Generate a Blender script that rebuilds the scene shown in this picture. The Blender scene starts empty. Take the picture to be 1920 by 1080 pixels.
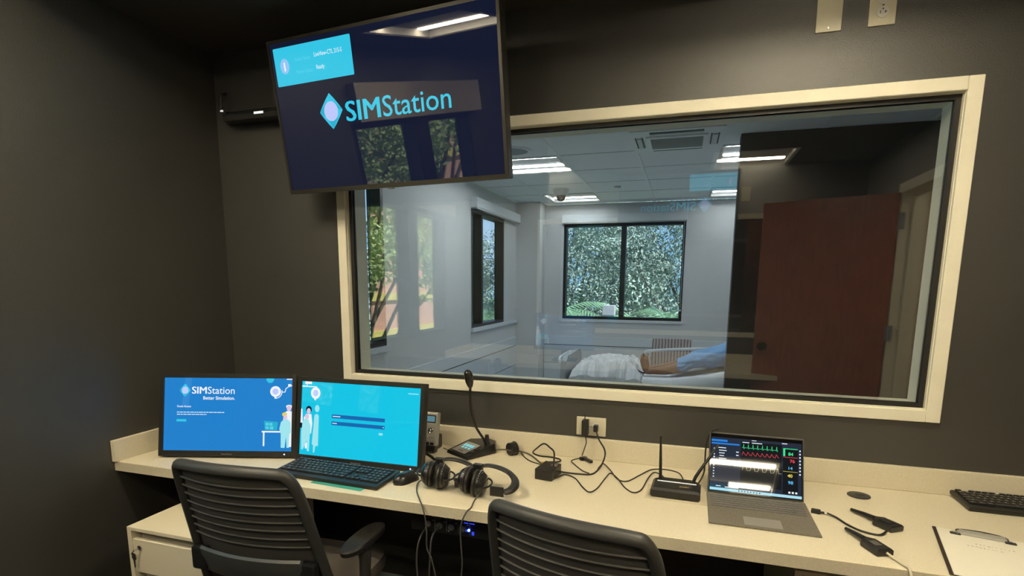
import bpy, bmesh, math, random
from mathutils import Vector, Matrix, noise
import numpy as np
random.seed(7)
PI = math.pi
SC = bpy.context.scene
COL = SC.collection

# ------------------------------------------------------------------ camera
cam_d = bpy.data.cameras.new('camera')
cam = bpy.data.objects.new('camera', cam_d)
COL.objects.link(cam)
SC.camera = cam
YAW, PITCH, ROLL, FPX, CY = 0.30268, 0.15680, 0.00664, 1026.16, 694.5
_fw = Vector((-math.sin(YAW)*math.cos(PITCH), math.cos(YAW)*math.cos(PITCH), -math.sin(PITCH)))
_rt = Vector((math.cos(YAW), math.sin(YAW), 0))
_up = _rt.cross(_fw)
_r = math.cos(ROLL)*_rt + math.sin(ROLL)*_up
_u = -math.sin(ROLL)*_rt + math.cos(ROLL)*_up
cam.matrix_world = Matrix(((_r.x, _u.x, -_fw.x, 0.0), (_r.y, _u.y, -_fw.y, -2.1196), (_r.z, _u.z, -_fw.z, 1.4293), (0, 0, 0, 1)))
cam_d.sensor_width = 36.0
cam_d.lens = FPX/1920*36.0
cam_d.shift_y = (CY-540)/1920
cam_d.clip_start = 0.02
cam_d.clip_end = 300

# ------------------------------------------------------------------ view, world, sun
SC.view_settings.view_transform = 'Standard'
SC.view_settings.look = 'None'
SC.view_settings.gamma = 1.0
SC.view_settings.use_curve_mapping = False
SC.view_settings.exposure = 0.0
SC.cycles.use_denoising = True
SC.cycles.max_bounces = 10
SC.cycles.diffuse_bounces = 4
SC.cycles.glossy_bounces = 6
SC.cycles.transparent_max_bounces = 24
SC.cycles.sample_clamp_indirect = 4.0
WORLD_STRENGTH = 1.0
SUN_STRENGTH = 20.0
WARM = (1.0, 0.86, 0.60); WARM_L = 144.0     # control room tubes
COOL = (0.95, 0.99, 1.0); COOL_L = 70.0     # patient room tubes

w = bpy.data.worlds.new('sky'); SC.world = w; w.use_nodes = True
nt = w.node_tree; nt.nodes.clear()
o = nt.nodes.new('ShaderNodeOutputWorld'); bg = nt.nodes.new('ShaderNodeBackground')
tc = nt.nodes.new('ShaderNodeTexCoord'); sep = nt.nodes.new('ShaderNodeSeparateXYZ')
nt.links.new(tc.outputs['Generated'], sep.inputs[0])
rp = nt.nodes.new('ShaderNodeValToRGB')
rp.color_ramp.elements[0].position = 0.0; rp.color_ramp.elements[0].color = (1.0, 1.75, 2.3, 1)
rp.color_ramp.elements[1].position = 0.7; rp.color_ramp.elements[1].color = (0.35, 0.95, 1.9, 1)
nt.links.new(sep.outputs['Z'], rp.inputs[0])
ns = nt.nodes.new('ShaderNodeTexNoise'); ns.inputs['Scale'].default_value = 3.2; ns.inputs['Detail'].default_value = 6
nt.links.new(tc.outputs['Generated'], ns.inputs['Vector'])
cr = nt.nodes.new('ShaderNodeValToRGB'); cr.color_ramp.elements[0].position = .5; cr.color_ramp.elements[1].position = .68
nt.links.new(ns.outputs[0], cr.inputs[0])
mx = nt.nodes.new('ShaderNodeMix'); mx.data_type = 'RGBA'
nt.links.new(cr.outputs[0], mx.inputs[0]); nt.links.new(rp.outputs[0], mx.inputs[6]); mx.inputs[7].default_value = (2.3, 2.6, 2.9, 1)
nt.links.new(mx.outputs[2], bg.inputs[0]); bg.inputs[1].default_value = WORLD_STRENGTH
nt.links.new(bg.outputs[0], o.inputs[0])

sd = bpy.data.lights.new('sun', 'SUN'); sun = bpy.data.objects.new('sun', sd); COL.objects.link(sun)
sd.energy = SUN_STRENGTH; sd.angle = math.radians(0.6); sd.color = (1.0, 0.95, 0.86)
sun.rotation_euler = Vector((0.58, -0.30, 0.75)).to_track_quat('Z', 'Y').to_euler()

# ------------------------------------------------------------------ materials
def s2l(c):
    c = c/255.0
    return c/12.92 if c <= 0.04045 else ((c+0.055)/1.055)**2.4
def rgb(r, g, b): return (s2l(r), s2l(g), s2l(b))
MATS = {}
def mat(name, color, rough=0.5, metal=0.0, spec=0.5, noise_amt=0.0, noise_scale=40.0, bump=0.0, bump_scale=200.0,
        emit=None, emit_s=1.0, ior=None, stretch=None, coat=0.0, sheen=0.0):
    if name in MATS: return MATS[name]
    m = bpy.data.materials.new(name); m.use_nodes = True
    t = m.node_tree; b = t.nodes['Principled BSDF']
    b.inputs['Base Color'].default_value = (*color, 1); b.inputs['Roughness'].default_value = rough
    b.inputs['Metallic'].default_value = metal; b.inputs['Specular IOR Level'].default_value = spec
    if ior: b.inputs['IOR'].default_value = ior
    if coat: b.inputs['Coat Weight'].default_value = coat; b.inputs['Coat Roughness'].default_value = .03
    if sheen: b.inputs['Sheen Weight'].default_value = sheen
    if emit:
        b.inputs['Emission Color'].default_value = (*emit, 1); b.inputs['Emission Strength'].default_value = emit_s
    vec = None
    if noise_amt or bump:
        c = t.nodes.new('ShaderNodeTexCoord'); mp = t.nodes.new('ShaderNodeMapping')
        t.links.new(c.outputs['Object'], mp.inputs[0])
        if stretch: mp.inputs['Scale'].default_value = stretch
        vec = mp.outputs[0]
    if noise_amt:
        n = t.nodes.new('ShaderNodeTexNoise'); n.inputs['Scale'].default_value = noise_scale; n.inputs['Detail'].default_value = 5
        t.links.new(vec, n.inputs['Vector'])
        r = t.nodes.new('ShaderNodeValToRGB')
        r.color_ramp.elements[0].position = .3; r.color_ramp.elements[1].position = .7
        r.color_ramp.elements[0].color = (*[max(0, x*(1-noise_amt)) for x in color], 1)
        r.color_ramp.elements[1].color = (*[min(1, x*(1+noise_amt)) for x in color], 1)
        t.links.new(n.outputs[0], r.inputs[0]); t.links.new(r.outputs[0], b.inputs['Base Color'])
    if bump:
        n2 = t.nodes.new('ShaderNodeTexNoise'); n2.inputs['Scale'].default_value = bump_scale; n2.inputs['Detail'].default_value = 3
        t.links.new(vec, n2.inputs['Vector'])
        bp = t.nodes.new('ShaderNodeBump'); bp.inputs['Strength'].default_value = bump; bp.inputs['Distance'].default_value = .002
        t.links.new(n2.outputs[0], bp.inputs['Height']); t.links.new(bp.outputs[0], b.inputs['Normal'])
    MATS[name] = m
    return m
def glass(name, tint, refl):
    m = bpy.data.materials.new(name); m.use_nodes = True; t = m.node_tree; t.nodes.clear()
    o = t.nodes.new('ShaderNodeOutputMaterial'); mix = t.nodes.new('ShaderNodeMixShader')
    tr = t.nodes.new('ShaderNodeBsdfTransparent'); gl = t.nodes.new('ShaderNodeBsdfGlossy')
    tr.inputs[0].default_value = (*tint, 1); gl.inputs['Roughness'].default_value = 0.0
    fr = t.nodes.new('ShaderNodeLayerWeight'); pw = t.nodes.new('ShaderNodeMath'); pw.operation = 'POWER'; pw.inputs[1].default_value = 5.0
    t.links.new(fr.outputs['Facing'], pw.inputs[0])          # Schlick's form, the same from both sides of the pane
    mu = t.nodes.new('ShaderNodeMath'); mu.operation = 'MULTIPLY_ADD'; mu.inputs[1].default_value = .96; mu.inputs[2].default_value = .04*refl; mu.use_clamp = True
    t.links.new(pw.outputs[0], mu.inputs[0]); t.links.new(mu.outputs[0], mix.inputs[0])
    t.links.new(tr.outputs[0], mix.inputs[1]); t.links.new(gl.outputs[0], mix.inputs[2]); t.links.new(mix.outputs[0], o.inputs[0])
    MATS[name] = m
    return m
def emit_mat(name, color, s):
    m = bpy.data.materials.new(name); m.use_nodes = True; t = m.node_tree; t.nodes.clear()
    o = t.nodes.new('ShaderNodeOutputMaterial'); e = t.nodes.new('ShaderNodeEmission')
    e.inputs[0].default_value = (*color, 1); e.inputs[1].default_value = s; t.links.new(e.outputs[0], o.inputs[0]); MATS[name] = m
    return m
def screen_mat(name, c, g=1.0, ior=1.5, rough=.03):
    return mat(name, (.003, .003, .004), rough, emit=c, emit_s=g, ior=ior)

m_black_wall = mat('charcoal paint', (.030, .0292, .0262), .50, spec=1.0, bump=.35, bump_scale=260, noise_amt=.08, noise_scale=6)
m_black_ceil = mat('charcoal ceiling paint', (.028, .026, .022), .8)
m_trim = mat('cream painted metal', (.85, .81, .66), .58, bump=.1, bump_scale=60, noise_amt=.03, noise_scale=12)
m_gasket = mat('black rubber', (.008, .008, .008), .5)
m_glass = glass('observation glass', (.92, .955, .965), 3.5)
m_winglass = glass('tinted window glass', (.66, .71, .755), 1.0)
m_clear = glass('clear window glass', (.95, .97, .96), 1.0)
m_pwall = mat('pale grey wall paint', (.60, .61, .605), .6, bump=.2, bump_scale=300, noise_amt=.02)
m_ptile = mat('ceiling tile', (.90, .93, .94), .9, bump=.5, bump_scale=320, noise_amt=.05, noise_scale=300)
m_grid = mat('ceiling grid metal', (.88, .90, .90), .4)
m_rail = mat('white wall board', (.62, .66, .68), .4)
m_rail2 = mat('cool grey wall board', (.55, .60, .63), .45)
m_dark_frame = mat('dark bronze aluminium', (.012, .011, .010), .4, metal=.3)
m_lam = mat('cream laminate', (.76, .69, .52), .38, noise_amt=.05, noise_scale=180, bump=.05, bump_scale=400)
m_lam_edge = mat('cream laminate edge', (.66, .60, .45), .45, noise_amt=.05, noise_scale=150)
m_seam = mat('dark seam', (.12, .10, .07), .7)
m_cab = mat('cream enamel', (.76, .70, .53), .4, bump=.1, bump_scale=500)
m_chrome = mat('polished steel', (.7, .7, .7), .18, metal=1)
m_steel = mat('brushed steel', (.45, .46, .46), .35, metal=1)
m_plastic = mat('black plastic', (.012, .012, .012), .38, bump=.1, bump_scale=600)
m_plastic_s = mat('satin black plastic', (.016, .016, .016), .25)
m_grey_plastic = mat('charcoal plastic', (.035, .036, .035), .45)
m_key = mat('black keycap', (.020, .020, .021), .42)
m_keymark = mat('pale key legend', (.45, .45, .45), .5)
m_bezel = mat('matt black bezel', (.014, .014, .013), .42)
m_fabric = mat('charcoal chair fabric', (.030, .029, .027), .85, bump=.9, bump_scale=900, noise_amt=.25, noise_scale=700)
m_mesh = mat('charcoal knit mesh', (.062, .058, .054), .75, bump=1.0, bump_scale=1400, noise_amt=.35, noise_scale=1100)
m_leather = mat('black leatherette', (.013, .012, .011), .38, bump=.6, bump_scale=260)
m_white = mat('white plastic', (.75, .74, .68), .4)
m_ivory = mat('ivory plastic', (.70, .66, .50), .35)
m_paper = mat('white paper', (.83, .80, .68), .7)
m_ink = mat('faint pencil grey', (.52, .49, .40), .8)
m_floor = mat('charcoal carpet', (.012, .012, .013), .95, bump=1, bump_scale=400, noise_amt=.3, noise_scale=200)
m_pfloor = mat('pale vinyl floor', (.62, .64, .64), .35, noise_amt=.08, noise_scale=60)
m_door = mat('dark cherry wood', (.26, .085, .045), .32, noise_amt=.22, noise_scale=9, stretch=(6, 6, .7))
m_hall = mat('warm hallway paint', (.80, .70, .54), .6)
m_warm = emit_mat('warm lamp tube', WARM, WARM_L)
m_cool = emit_mat('cool lamp tube', COOL, COOL_L*1.35); m_cool_far = emit_mat('dimmed cool lamp tube', COOL, COOL_L*.45)
m_panel = mat('white lamp housing', (.60, .59, .56), .6)
m_sheet = mat('white bed sheet', (.66, .69, .72), .85, bump=.4, bump_scale=120, noise_amt=.04)
m_gown = mat('blue gown cotton', (.17, .33, .55), .85, bump=.5, bump_scale=150, noise_amt=.15, noise_scale=30)
m_skin = mat('brown skin', (.22, .10, .055), .5, noise_amt=.08)
m_bed_plastic = mat('grey bed plastic', (.33, .36, .38), .4)
m_orange = mat('orange cord tie', (.5, .22, .04), .5)
m_teal = mat('teal card', (.05, .36, .30), .6)
m_gold = mat('gold print', (.35, .28, .10), .5)
m_alcantara = mat('grey woven cover', (.17, .155, .125), .9, bump=.4, bump_scale=900, noise_amt=.14, noise_scale=160)
m_lkey = mat('grey laptop key', (.135, .125, .11), .5)
m_touch = mat('grey touchpad', (.25, .24, .22), .4)
m_whitecord = mat('white cord', (.72, .66, .50), .4)
m_cord = mat('black cord', (.014, .013, .012), .45)
m_gcord = mat('grey green cord', (.08, .085, .06), .45)
m_hcord = mat('dark grey cord', (.07, .068, .062), .45)
m_leaf = mat('tree leaves', (.38, .44, .36), .85, noise_amt=.55, noise_scale=.9, spec=.15)
m_leaf2 = mat('sunlit tree leaves', (.46, .54, .24), .85, noise_amt=.4, noise_scale=1.2, spec=.15)
m_palm = mat('palm fronds', (.22, .36, .19), .4, noise_amt=.3, noise_scale=2)
m_bark = mat('grey bark', (.16, .13, .10), .9, bump=.6, bump_scale=20, noise_amt=.3, noise_scale=6)
m_pink = mat('pink stucco', (.62, .34, .26), .85, noise_amt=.05, noise_scale=2)
m_yellow = mat('yellow stucco', (.66, .55, .16), .85)
m_bglass = mat('grey building window', (.05, .055, .06), .15)
m_ground = mat('lawn', (.20, .26, .13), .95, noise_amt=.3, noise_scale=1.5)

# ------------------------------------------------------------------ mesh builder
class B:
    def __init__(s, M=None):
        s.v = []; s.f = []; s.M = M or Matrix.Identity(4)
    def add(s, vs, fs, M=None):
        n = len(s.v); T = s.M @ M if M is not None else s.M
        s.v += [tuple(T @ Vector(p)) for p in vs]; s.f += [tuple(n+i for i in f) for f in fs]
        return s
    def box(s, x0, x1, y0, y1, z0, z1, M=None):
        return s.add([(x0, y0, z0), (x1, y0, z0), (x1, y1, z0), (x0, y1, z0), (x0, y0, z1), (x1, y0, z1), (x1, y1, z1), (x0, y1, z1)],
                     [(0, 3, 2, 1), (4, 5, 6, 7), (0, 1, 5, 4), (1, 2, 6, 5), (2, 3, 7, 6), (3, 0, 4, 7)], M)
    def cbox(s, c, d, M=None):
        return s.box(c[0]-d[0]/2, c[0]+d[0]/2, c[1]-d[1]/2, c[1]+d[1]/2, c[2]-d[2]/2, c[2]+d[2]/2, M)
    def bm(s, bm, M=None):
        bm.verts.ensure_lookup_table()
        vs = [tuple(v.co) for v in bm.verts]; fs = [tuple(v.index for v in f.verts) for f in bm.faces]
        bm.free(); return s.add(vs, fs, M)
    def rbox(s, x0, x1, y0, y1, z0, z1, r=.004, seg=2, M=None):
        bm = bmesh.new(); bmesh.ops.create_cube(bm, size=1)
        for v in bm.verts:
            v.co = Vector(((x0+x1)/2+v.co.x*(x1-x0), (y0+y1)/2+v.co.y*(y1-y0), (z0+z1)/2+v.co.z*(z1-z0)))
        bmesh.ops.bevel(bm, geom=bm.edges[:], offset=r, segments=seg, affect='EDGES', profile=.6)
        bm.verts.index_update(); return s.bm(bm, M)
    def prism(s, pts, z0, z1, M=None):
        n = len(pts)
        vs = [(p[0], p[1], z0) for p in pts]+[(p[0], p[1], z1) for p in pts]
        fs = [tuple(range(n-1, -1, -1)), tuple(range(n, 2*n))]+[(i, (i+1) % n, n+(i+1) % n, n+i) for i in range(n)]
        return s.add(vs, fs, M)
    def cyl(s, c, r, h, n=24, M=None, r2=None, axis='z'):
        r2 = r if r2 is None else r2
        pr = [(0, 0), (r, 0), (r2, h), (0, h)]
        return s.lathe(pr, c, n, M, axis)
    def lathe(s, pr, c=(0, 0, 0), n=24, M=None, axis='z'):
        vs = []; fs = []; k = len(pr)
        for i in range(n):
            a = 2*PI*i/n
            for r, h in pr:
                p = (r*math.cos(a), r*math.sin(a), h)
                if axis == 'x': p = (p[2], p[0], p[1])
                if axis == 'y': p = (p[1], p[2], p[0])
                vs.append((p[0]+c[0], p[1]+c[1], p[2]+c[2]))
        for i in range(n):
            j = (i+1) % n
            for q in range(k-1):
                if pr[q][0] == 0 and pr[q+1][0] == 0: continue
                if pr[q][0] == 0: fs.append((i*k+q, j*k+q+1, i*k+q+1))
                elif pr[q+1][0] == 0: fs.append((i*k+q, j*k+q, i*k+q+1))
                else: fs.append((i*k+q, j*k+q, j*k+q+1, i*k+q+1))
        return s.add(vs, fs, M)
    def tube(s, pts, r, n=8, M=None, smooth=True, closed=False, rs=None, flat=1.0):
        P = [Vector(p) for p in pts]
        if smooth: P, rs = spline(P, closed, rs)
        N = len(P); vs = []; fs = []
        up = Vector((0, 0, 1)); prev = None
        for i, p in enumerate(P):
            if closed: t = P[(i+1) % N]-P[i-1]
            else: t = P[min(i+1, N-1)]-P[max(i-1, 0)]
            if t.length < 1e-9: t = Vector((0, 0, 1))
            t.normalize()
            if prev is None:
                a = up if abs(t.z) < .9 else Vector((1, 0, 0))
                nx = t.cross(a).normalized()
            else:
                nx = prev-t*prev.dot(t)
                nx = nx.normalized() if nx.length > 1e-6 else t.cross(up).normalized()
            prev = nx; ny = t.cross(nx)
            rr = rs[i] if rs else r
            for k in range(n):
                a = 2*PI*k/n; vs.append(tuple(p+nx*math.cos(a)*rr+ny*math.sin(a)*rr*flat))
        for i in range(N if closed else N-1):
            j = (i+1) % N
            for k in range(n):
                l = (k+1) % n; fs.append((i*n+k, i*n+l, j*n+l, j*n+k))
        if not closed:
            fs.append(tuple(range(n-1, -1, -1))); fs.append(tuple((N-1)*n+k for k in range(n)))
        return s.add(vs, fs, M)
    def loft(s, rings, M=None, closed=True, caps=True):
        n = len(rings[0]); vs = [p for r in rings for p in r]; fs = []
        for i in range(len(rings)-1):
            for k in range(n if closed else n-1):
                l = (k+1) % n; fs.append((i*n+k, i*n+l, (i+1)*n+l, (i+1)*n+k))
        if caps and closed:
            fs.append(tuple(range(n-1, -1, -1))); fs.append(tuple((len(rings)-1)*n+k for k in range(n)))
        return s.add(vs, fs, M)
    def sphere(s, c, r, M=None, n=16, sc=(1, 1, 1)):
        pr = [(max(0, math.sin(PI*i/10))*1.0, -math.cos(PI*i/10)) for i in range(11)]
        pr[0] = (0, -1); pr[-1] = (0, 1)
        T = Matrix.Translation(c) @ Matrix.Diagonal((r*sc[0], r*sc[1], r*sc[2], 1))
        return s.lathe(pr, (0, 0, 0), n, (M @ T) if M is not None else T)
    def mesh(s, name):
        me = bpy.data.meshes.new(name); me.from_pydata(s.v, [], s.f); me.validate(); me.update(); return me
    def build(s, name, m, parent=None, smooth=False, loc=None):
        me = s.mesh(name); me.materials.append(m)
        bm = bmesh.new(); bm.from_mesh(me); bmesh.ops.recalc_face_normals(bm, faces=bm.faces); bm.to_mesh(me); bm.free()
        if smooth:
            me.polygons.foreach_set('use_smooth', [True]*len(me.polygons))
            me.set_sharp_from_angle(angle=math.radians(40))
        o = bpy.data.objects.new(name, me); COL.objects.link(o)
        if parent is not None: o.parent = parent
        if loc: o.location = loc
        return o
def _each(s, name, m, parent=None, smooth=False):
    """one object per loose piece of the builder"""
    par = list(range(len(s.v)))
    def find(i):
        while par[i] != i: par[i] = par[par[i]]; i = par[i]
        return i
    for f in s.f:
        for k in f[1:]: par[find(k)] = find(f[0])
    groups = {}
    for f in s.f: groups.setdefault(find(f[0]), []).append(f)
    out = []
    for fs in groups.values():
        ids = sorted({i for f in fs for i in f}); mp = {i: k for k, i in enumerate(ids)}
        b = B(); b.v = [s.v[i] for i in ids]; b.f = [tuple(mp[i] for i in f) for f in fs]
        out.append(b.build(name, m, parent, smooth))
    return out
B.each = _each
def spline(P, closed=False, rs=None, k=6):
    out = []; ro = [] if rs else None; n = len(P)
    if n < 3: return P, rs
    for i in range(n if closed else n-1):
        if closed: a, b, c, d = P[i-1], P[i], P[(i+1) % n], P[(i+2) % n]
        else: a, b, c, d = P[max(i-1, 0)], P[i], P[i+1], P[min(i+2, n-1)]
        for j in range(k):
            t = j/k
            out.append(.5*((2*b)+(c-a)*t+(2*a-5*b+4*c-d)*t*t+(3*b-a-3*c+d)*t**3))
            if rs: ro.append(rs[i]*(1-t)+rs[(i+1) % n]*t)
    if not closed:
        out.append(P[-1]); 
        if rs: ro.append(rs[-1])
    return out, ro
def tag(o, label=None, cat=None, group=None, kind=None):
    if label: o['label'] = label
    if cat: o['category'] = cat
    if group: o['group'] = group
    if kind: o['kind'] = kind
    return o
def thing(name, label, cat, loc=(0, 0, 0), rz=0.0, group=None):
    e = bpy.data.objects.new(name, None); COL.objects.link(e); e.location = loc; e.rotation_euler = (0, 0, rz)
    e.empty_display_size = .05
    return tag(e, label, cat, group)
def struct(o, label=None): return tag(o, label, None, None, 'structure')
def children(o): return [c for c in bpy.data.objects if c.parent == o]
def copy_tree(o, parent=None, kids=None):
    if kids is None:
        kids = {}
        for c in bpy.data.objects:
            if c.parent: kids.setdefault(c.parent.name, []).append(c)
    c = o.copy(); COL.objects.link(c); c.parent = parent
    for ch in kids.get(o.name, []): copy_tree(ch, c, kids)
    return c
def panel_matrix(off, tilt):     # panel frame: x right, y up, z towards the viewer
    s_, c_ = math.sin(tilt), math.cos(tilt)
    return Matrix(((1, 0, 0, off[0]), (0, s_, -c_, off[1]), (0, c_, s_, off[2]), (0, 0, 0, 1)))
_txt = {}
def text(b, body, x, y, z, width=None, size=.02, bold=0.0, sx=1.0, M=None, depth=.0004, align='LEFT'):
    key = (body, bold)
    if key not in _txt:
        cu = bpy.data.curves.new('t', 'FONT'); cu.body = body; cu.size = 1.0; cu.offset = bold; cu.resolution_u = 3
        ob = bpy.data.objects.new('t', cu); COL.objects.link(ob)
        dg = bpy.context.evaluated_depsgraph_get(); me = bpy.data.meshes.new_from_object(ob.evaluated_get(dg))
        vs = [tuple(v.co) for v in me.vertices]; fs = [tuple(p.vertices) for p in me.polygons]
        bpy.data.objects.remove(ob); bpy.data.curves.remove(cu); bpy.data.meshes.remove(me)
        _txt[key] = (vs, fs)
    vs, fs = _txt[key]
    xs = [v[0] for v in vs]; x0, x1 = min(xs), max(xs)
    kx = (width/(x1-x0)) if width else size*sx
    out = [(x+(v[0]-x0)*kx, y+v[1]*size, z+depth) for v in vs]
    b.add(out, fs, M); return x+(x1-x0)*kx

# ================================================================== STRUCTURE
XL, XR, YB, ZC = -2.08, 1.36, -3.05, 2.43
WT = .12
def wall_open(b, axis, p0, p1, a0, a1, z0, z1, holes):
    """slab between p0,p1 on the thin axis, spanning a0..a1, z0..z1 with rectangular holes (h0,h1,hz0,hz1)."""
    cuts = sorted({a0, a1}|{h[0] for h in holes}|{h[1] for h in holes})
    for i in range(len(cuts)-1):
        c0, c1 = cuts[i], cuts[i+1]
        hs = [h for h in holes if h[0] <= c0+1e-6 and h[1] >= c1-1e-6]
        zs = [(z0, z1)] if not hs else [(z0, hs[0][2]), (hs[0][3], z1)]
        for q0, q1 in zs:
            if q1-q0 < 1e-4: continue
            if axis == 'y': b.box(c0, c1, p0, p1, q0, q1)
            else: b.box(p0, p1, c0, c1, q0, q1)
    return b
WX0, WX1, WZ0, WZ1 = -1.457, .828, .982, 2.062        # outside of the cream window trim
hole = (WX0+.012, WX1-.012, WZ0+.012, WZ1-.012)
struct(wall_open(B(), 'y', 0, WT*.5, XL-.2, XR+.12, 0, ZC, [hole]).build('wall_front', m_black_wall))
struct(wall_open(B(), 'y', WT*.5, WT, XL-.2, 2.5, 0, ZC, [hole]).build('wall_patient_near', m_pwall))
struct(wall_open(B(), 'x', XL-.12, XL, YB-.12, 0, 0, ZC, [(-2.47, -1.16, .99, 2.03)]).build('wall_left', m_black_wall))
struct(wall_open(B(), 'y', YB-.12, YB, XL-.2, XR+.12, 0, ZC, [(-1.36, 1.02, .99, 2.02)]).build('wall_back', m_black_wall))
struct(wall_open(B(), 'x', XR, XR+.12, YB-.12, 0, 0, ZC, [(-2.25, -1.37, -.01, 2.06)]).build('wall_right', m_black_wall))
struct(B().box(XL-.2, XR+.12, YB-.12, .06, -.1, 0).build('floor', m_floor))
def ceil_open(b, x0, x1, y0, y1, holes):
    xs = sorted({x0, x1}|{h[0] for h in holes}|{h[1] for h in holes})
    for i in range(len(xs)-1):
        a, c = xs[i], xs[i+1]
        hs = sorted([h for h in holes if h[0] <= a+1e-6 and h[1] >= c-1e-6], key=lambda h: h[2])
        y = y0
        for h in hs: b.box(a, c, y, h[2], ZC, ZC+.12); y = h[3]
        b.box(a, c, y, y1, ZC, ZC+.12)
    return b
FIX = [(-1.47, -1.33), (.42, -1.0), (-1.30, -2.775), (.455, -2.775)]
struct(ceil_open(B(), XL-.2, XR+.12, YB-.12, .06, [(x-.30, x+.30, y-.30, y+.30) for x, y in FIX]).build('ceiling', m_black_ceil))

# ---- observation window (trim, jamb, gaskets, glass)
def obs_window(name, flip=False, y0=0.0, X0=WX0, X1=WX1, Z0=WZ0, Z1=WZ1):
    s = -1 if flip else 1
    root = bpy.data.objects.new(name, None); COL.objects.link(root); struct(root)
    root.location = ((X0+X1)/2, y0, Z0)
    if flip: root.rotation_euler = (0, 0, PI)
    hw = (X1-X0)/2; h = Z1-Z0; t = .041
    def rail(nm, x0, x1, z0, z1, yy0, yy1, m): B().rbox(x0, x1, yy0, yy1, z0, z1, .002, 1).build(nm, m, root)
    for nm, a in (('casing', (-hw, -hw+t, 0, h)), ('casing', (hw-t, hw, 0, h)), ('casing', (-hw+t, hw-t, h-t, h)), ('casing', (-hw+t, hw-t, 0, t))):
        rail(nm, *a, -.014, .014, m_trim)
    # deep jamb, gasket and glazing stop
    def ring(nm, i0, i1, yy0, yy1, m):
        b = B()
        b.box(-hw+i0, -hw+i1, yy0, yy1, i0, h-i0).box(hw-i1, hw-i0, yy0, yy1, i0, h-i0)
        b.box(-hw+i1, hw-i1, yy0, yy1, h-i1, h-i0).box(-hw+i1, hw-i1, yy0, yy1, i0, i1)
        b.build(nm, m, root)
    ring('jamb', .016, .043, .0, .016, m_trim)
    ring('gasket', .020, .058, .016, .022, m_gasket)
    ring('gasket', .020, .058, .034, .040, m_gasket)
    ring('jamb', .014, .050, .040, .135, m_trim)
    B().box(-hw+.03, hw-.03, .022, .034, .03, h-.03).build('glass_pane', m_glass, root)
    ring2 = B(); o_ = .016
    ring2.box(-hw-o_, -hw-.003, -.004, .01, -o_, h+o_).box(hw+.003, hw+o_, -.004, .01, -o_, h+o_)
    ring2.box(-hw-.003, hw+.003, -.004, .01, h+.003, h+o_).box(-hw-.003, hw+.003, -.004, .01, -o_, -.003)
    ring2.build('bead', m_black_wall, root)
    return root
obs_window('window_1')
obs_window('window_2', True, YB, -1.38, 1.04, .975, 2.035)

# ---- exterior window in the control room's left wall
def ext_window(name, M, w_, h_, mulls, gm, depth=.11, fw=.035):
    """frame built in a local frame: x along wall, y out of the building, z up; origin at lower left of opening on the inner face."""
    root = bpy.data.objects.new(name, None); COL.objects.link(root); struct(root); root.matrix_world = M
    for a in ((0, fw, 0, h_), (w_-fw, w_, 0, h_), (fw, w_-fw, 0, fw), (fw, w_-fw, h_-fw, h_)):
        B().box(a[0], a[1], .0, depth, a[2], a[3]).build('frame_bar', m_dark_frame, root)
    for c, mw in mulls: B().box(c-mw/2, c+mw/2, .005, depth, fw, h_-fw).build('mullion', m_dark_frame, root)
    xs = [fw]+[c for c, _ in mulls]+[w_-fw]
    for i in range(len(xs)-1):
        a = xs[i]+(mulls[i-1][1]/2 if i > 0 else 0); c = xs[i+1]-(mulls[i][1]/2 if i < len(mulls) else 0)
        B().box(a, c, depth*.75, depth*.75+.006, fw, h_-fw).build('glass_pane', gm, root)
    return root
def wall_left_M(y1, z):   # wall on the left: local x runs towards -y so that y is outwards (-x)
    return Matrix(((0, -1, 0, XL), (1, 0, 0, y1), (0, 0, 1, z), (0, 0, 0, 1)))
ext_window('window_3', wall_left_M(-2.47, .99), 1.31, 1.04, [(.62, .16)], m_clear, depth=.12)
t = struct(B().rbox(XL, XL+.06, -2.56, -1.19, 2.03, 2.235, .004).build('trim_1', mat('beige shade box', (.45, .41, .34), .6)))
# ---- door, frame and hallway in the right wall
fr = bpy.data.objects.new('door_1', None); COL.objects.link(fr); struct(fr); fr.location = (XR, -1.80, 0)
m_frame = mat('beige door frame paint', (.78, .74, .62), .4)
for n_, a in (('frame_side', (-.47, -.40)), ('frame_side', (.40, .47))):
    B().rbox(-.018, .135, a[0], a[1], 0, 2.06+.05, .004).build(n_, m_frame, fr)
B().rbox(-.018, .135, -.40, .40, 2.045, 2.11, .004).build('frame_head', m_frame, fr)
B().box(.05, .08, -.40, -.385, 0, 2.045).box(.05, .08, .385, .40, 0, 2.045).each('door_stop', m_frame, fr)
ang = math.atan2(-.305, -.812)
leaf = bpy.data.objects.new('door_2', None); COL.objects.link(leaf); struct(leaf)
leaf.location = (1.345, -2.205, 0); leaf.rotation_euler = (0, 0, ang)
B().rbox(0.01, .86, -.022, .022, .012, 2.045, .003).build('door_panel', m_door, leaf)
for hz in (.28, 1.11, 1.86):
    hg = B().box(-.030, .01, -.026, -.020, hz-.055, hz+.055).box(.008, .012, -.022, .02, hz-.055, hz+.055).cyl((0, -.028, hz-.055), .007, .11, 10).build('hinge', m_steel, leaf)
    b = B()
    for dz in (-.04, -.015, .015, .04): b.cyl((-.018+(.008 if abs(dz) < .02 else 0), -.029, hz+dz), .004, .003, 8)
    b.each('screw', m_chrome, hg)
kb = B()
kb.lathe([(0, 0), (.03, 0), (.03, .006), (.012, .012), (.012, .035), (.027, .045), (.030, .058), (.022, .070), (0, .072)], (.79, .022, .965), 20, axis='y')
kb.lathe([(0, 0), (.03, 0), (.03, -.006), (.012, -.012), (.012, -.035), (.027, -.045), (.030, -.058), (.022, -.070), (0, -.072)], (.79, -.022, .965), 20, axis='y')
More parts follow.
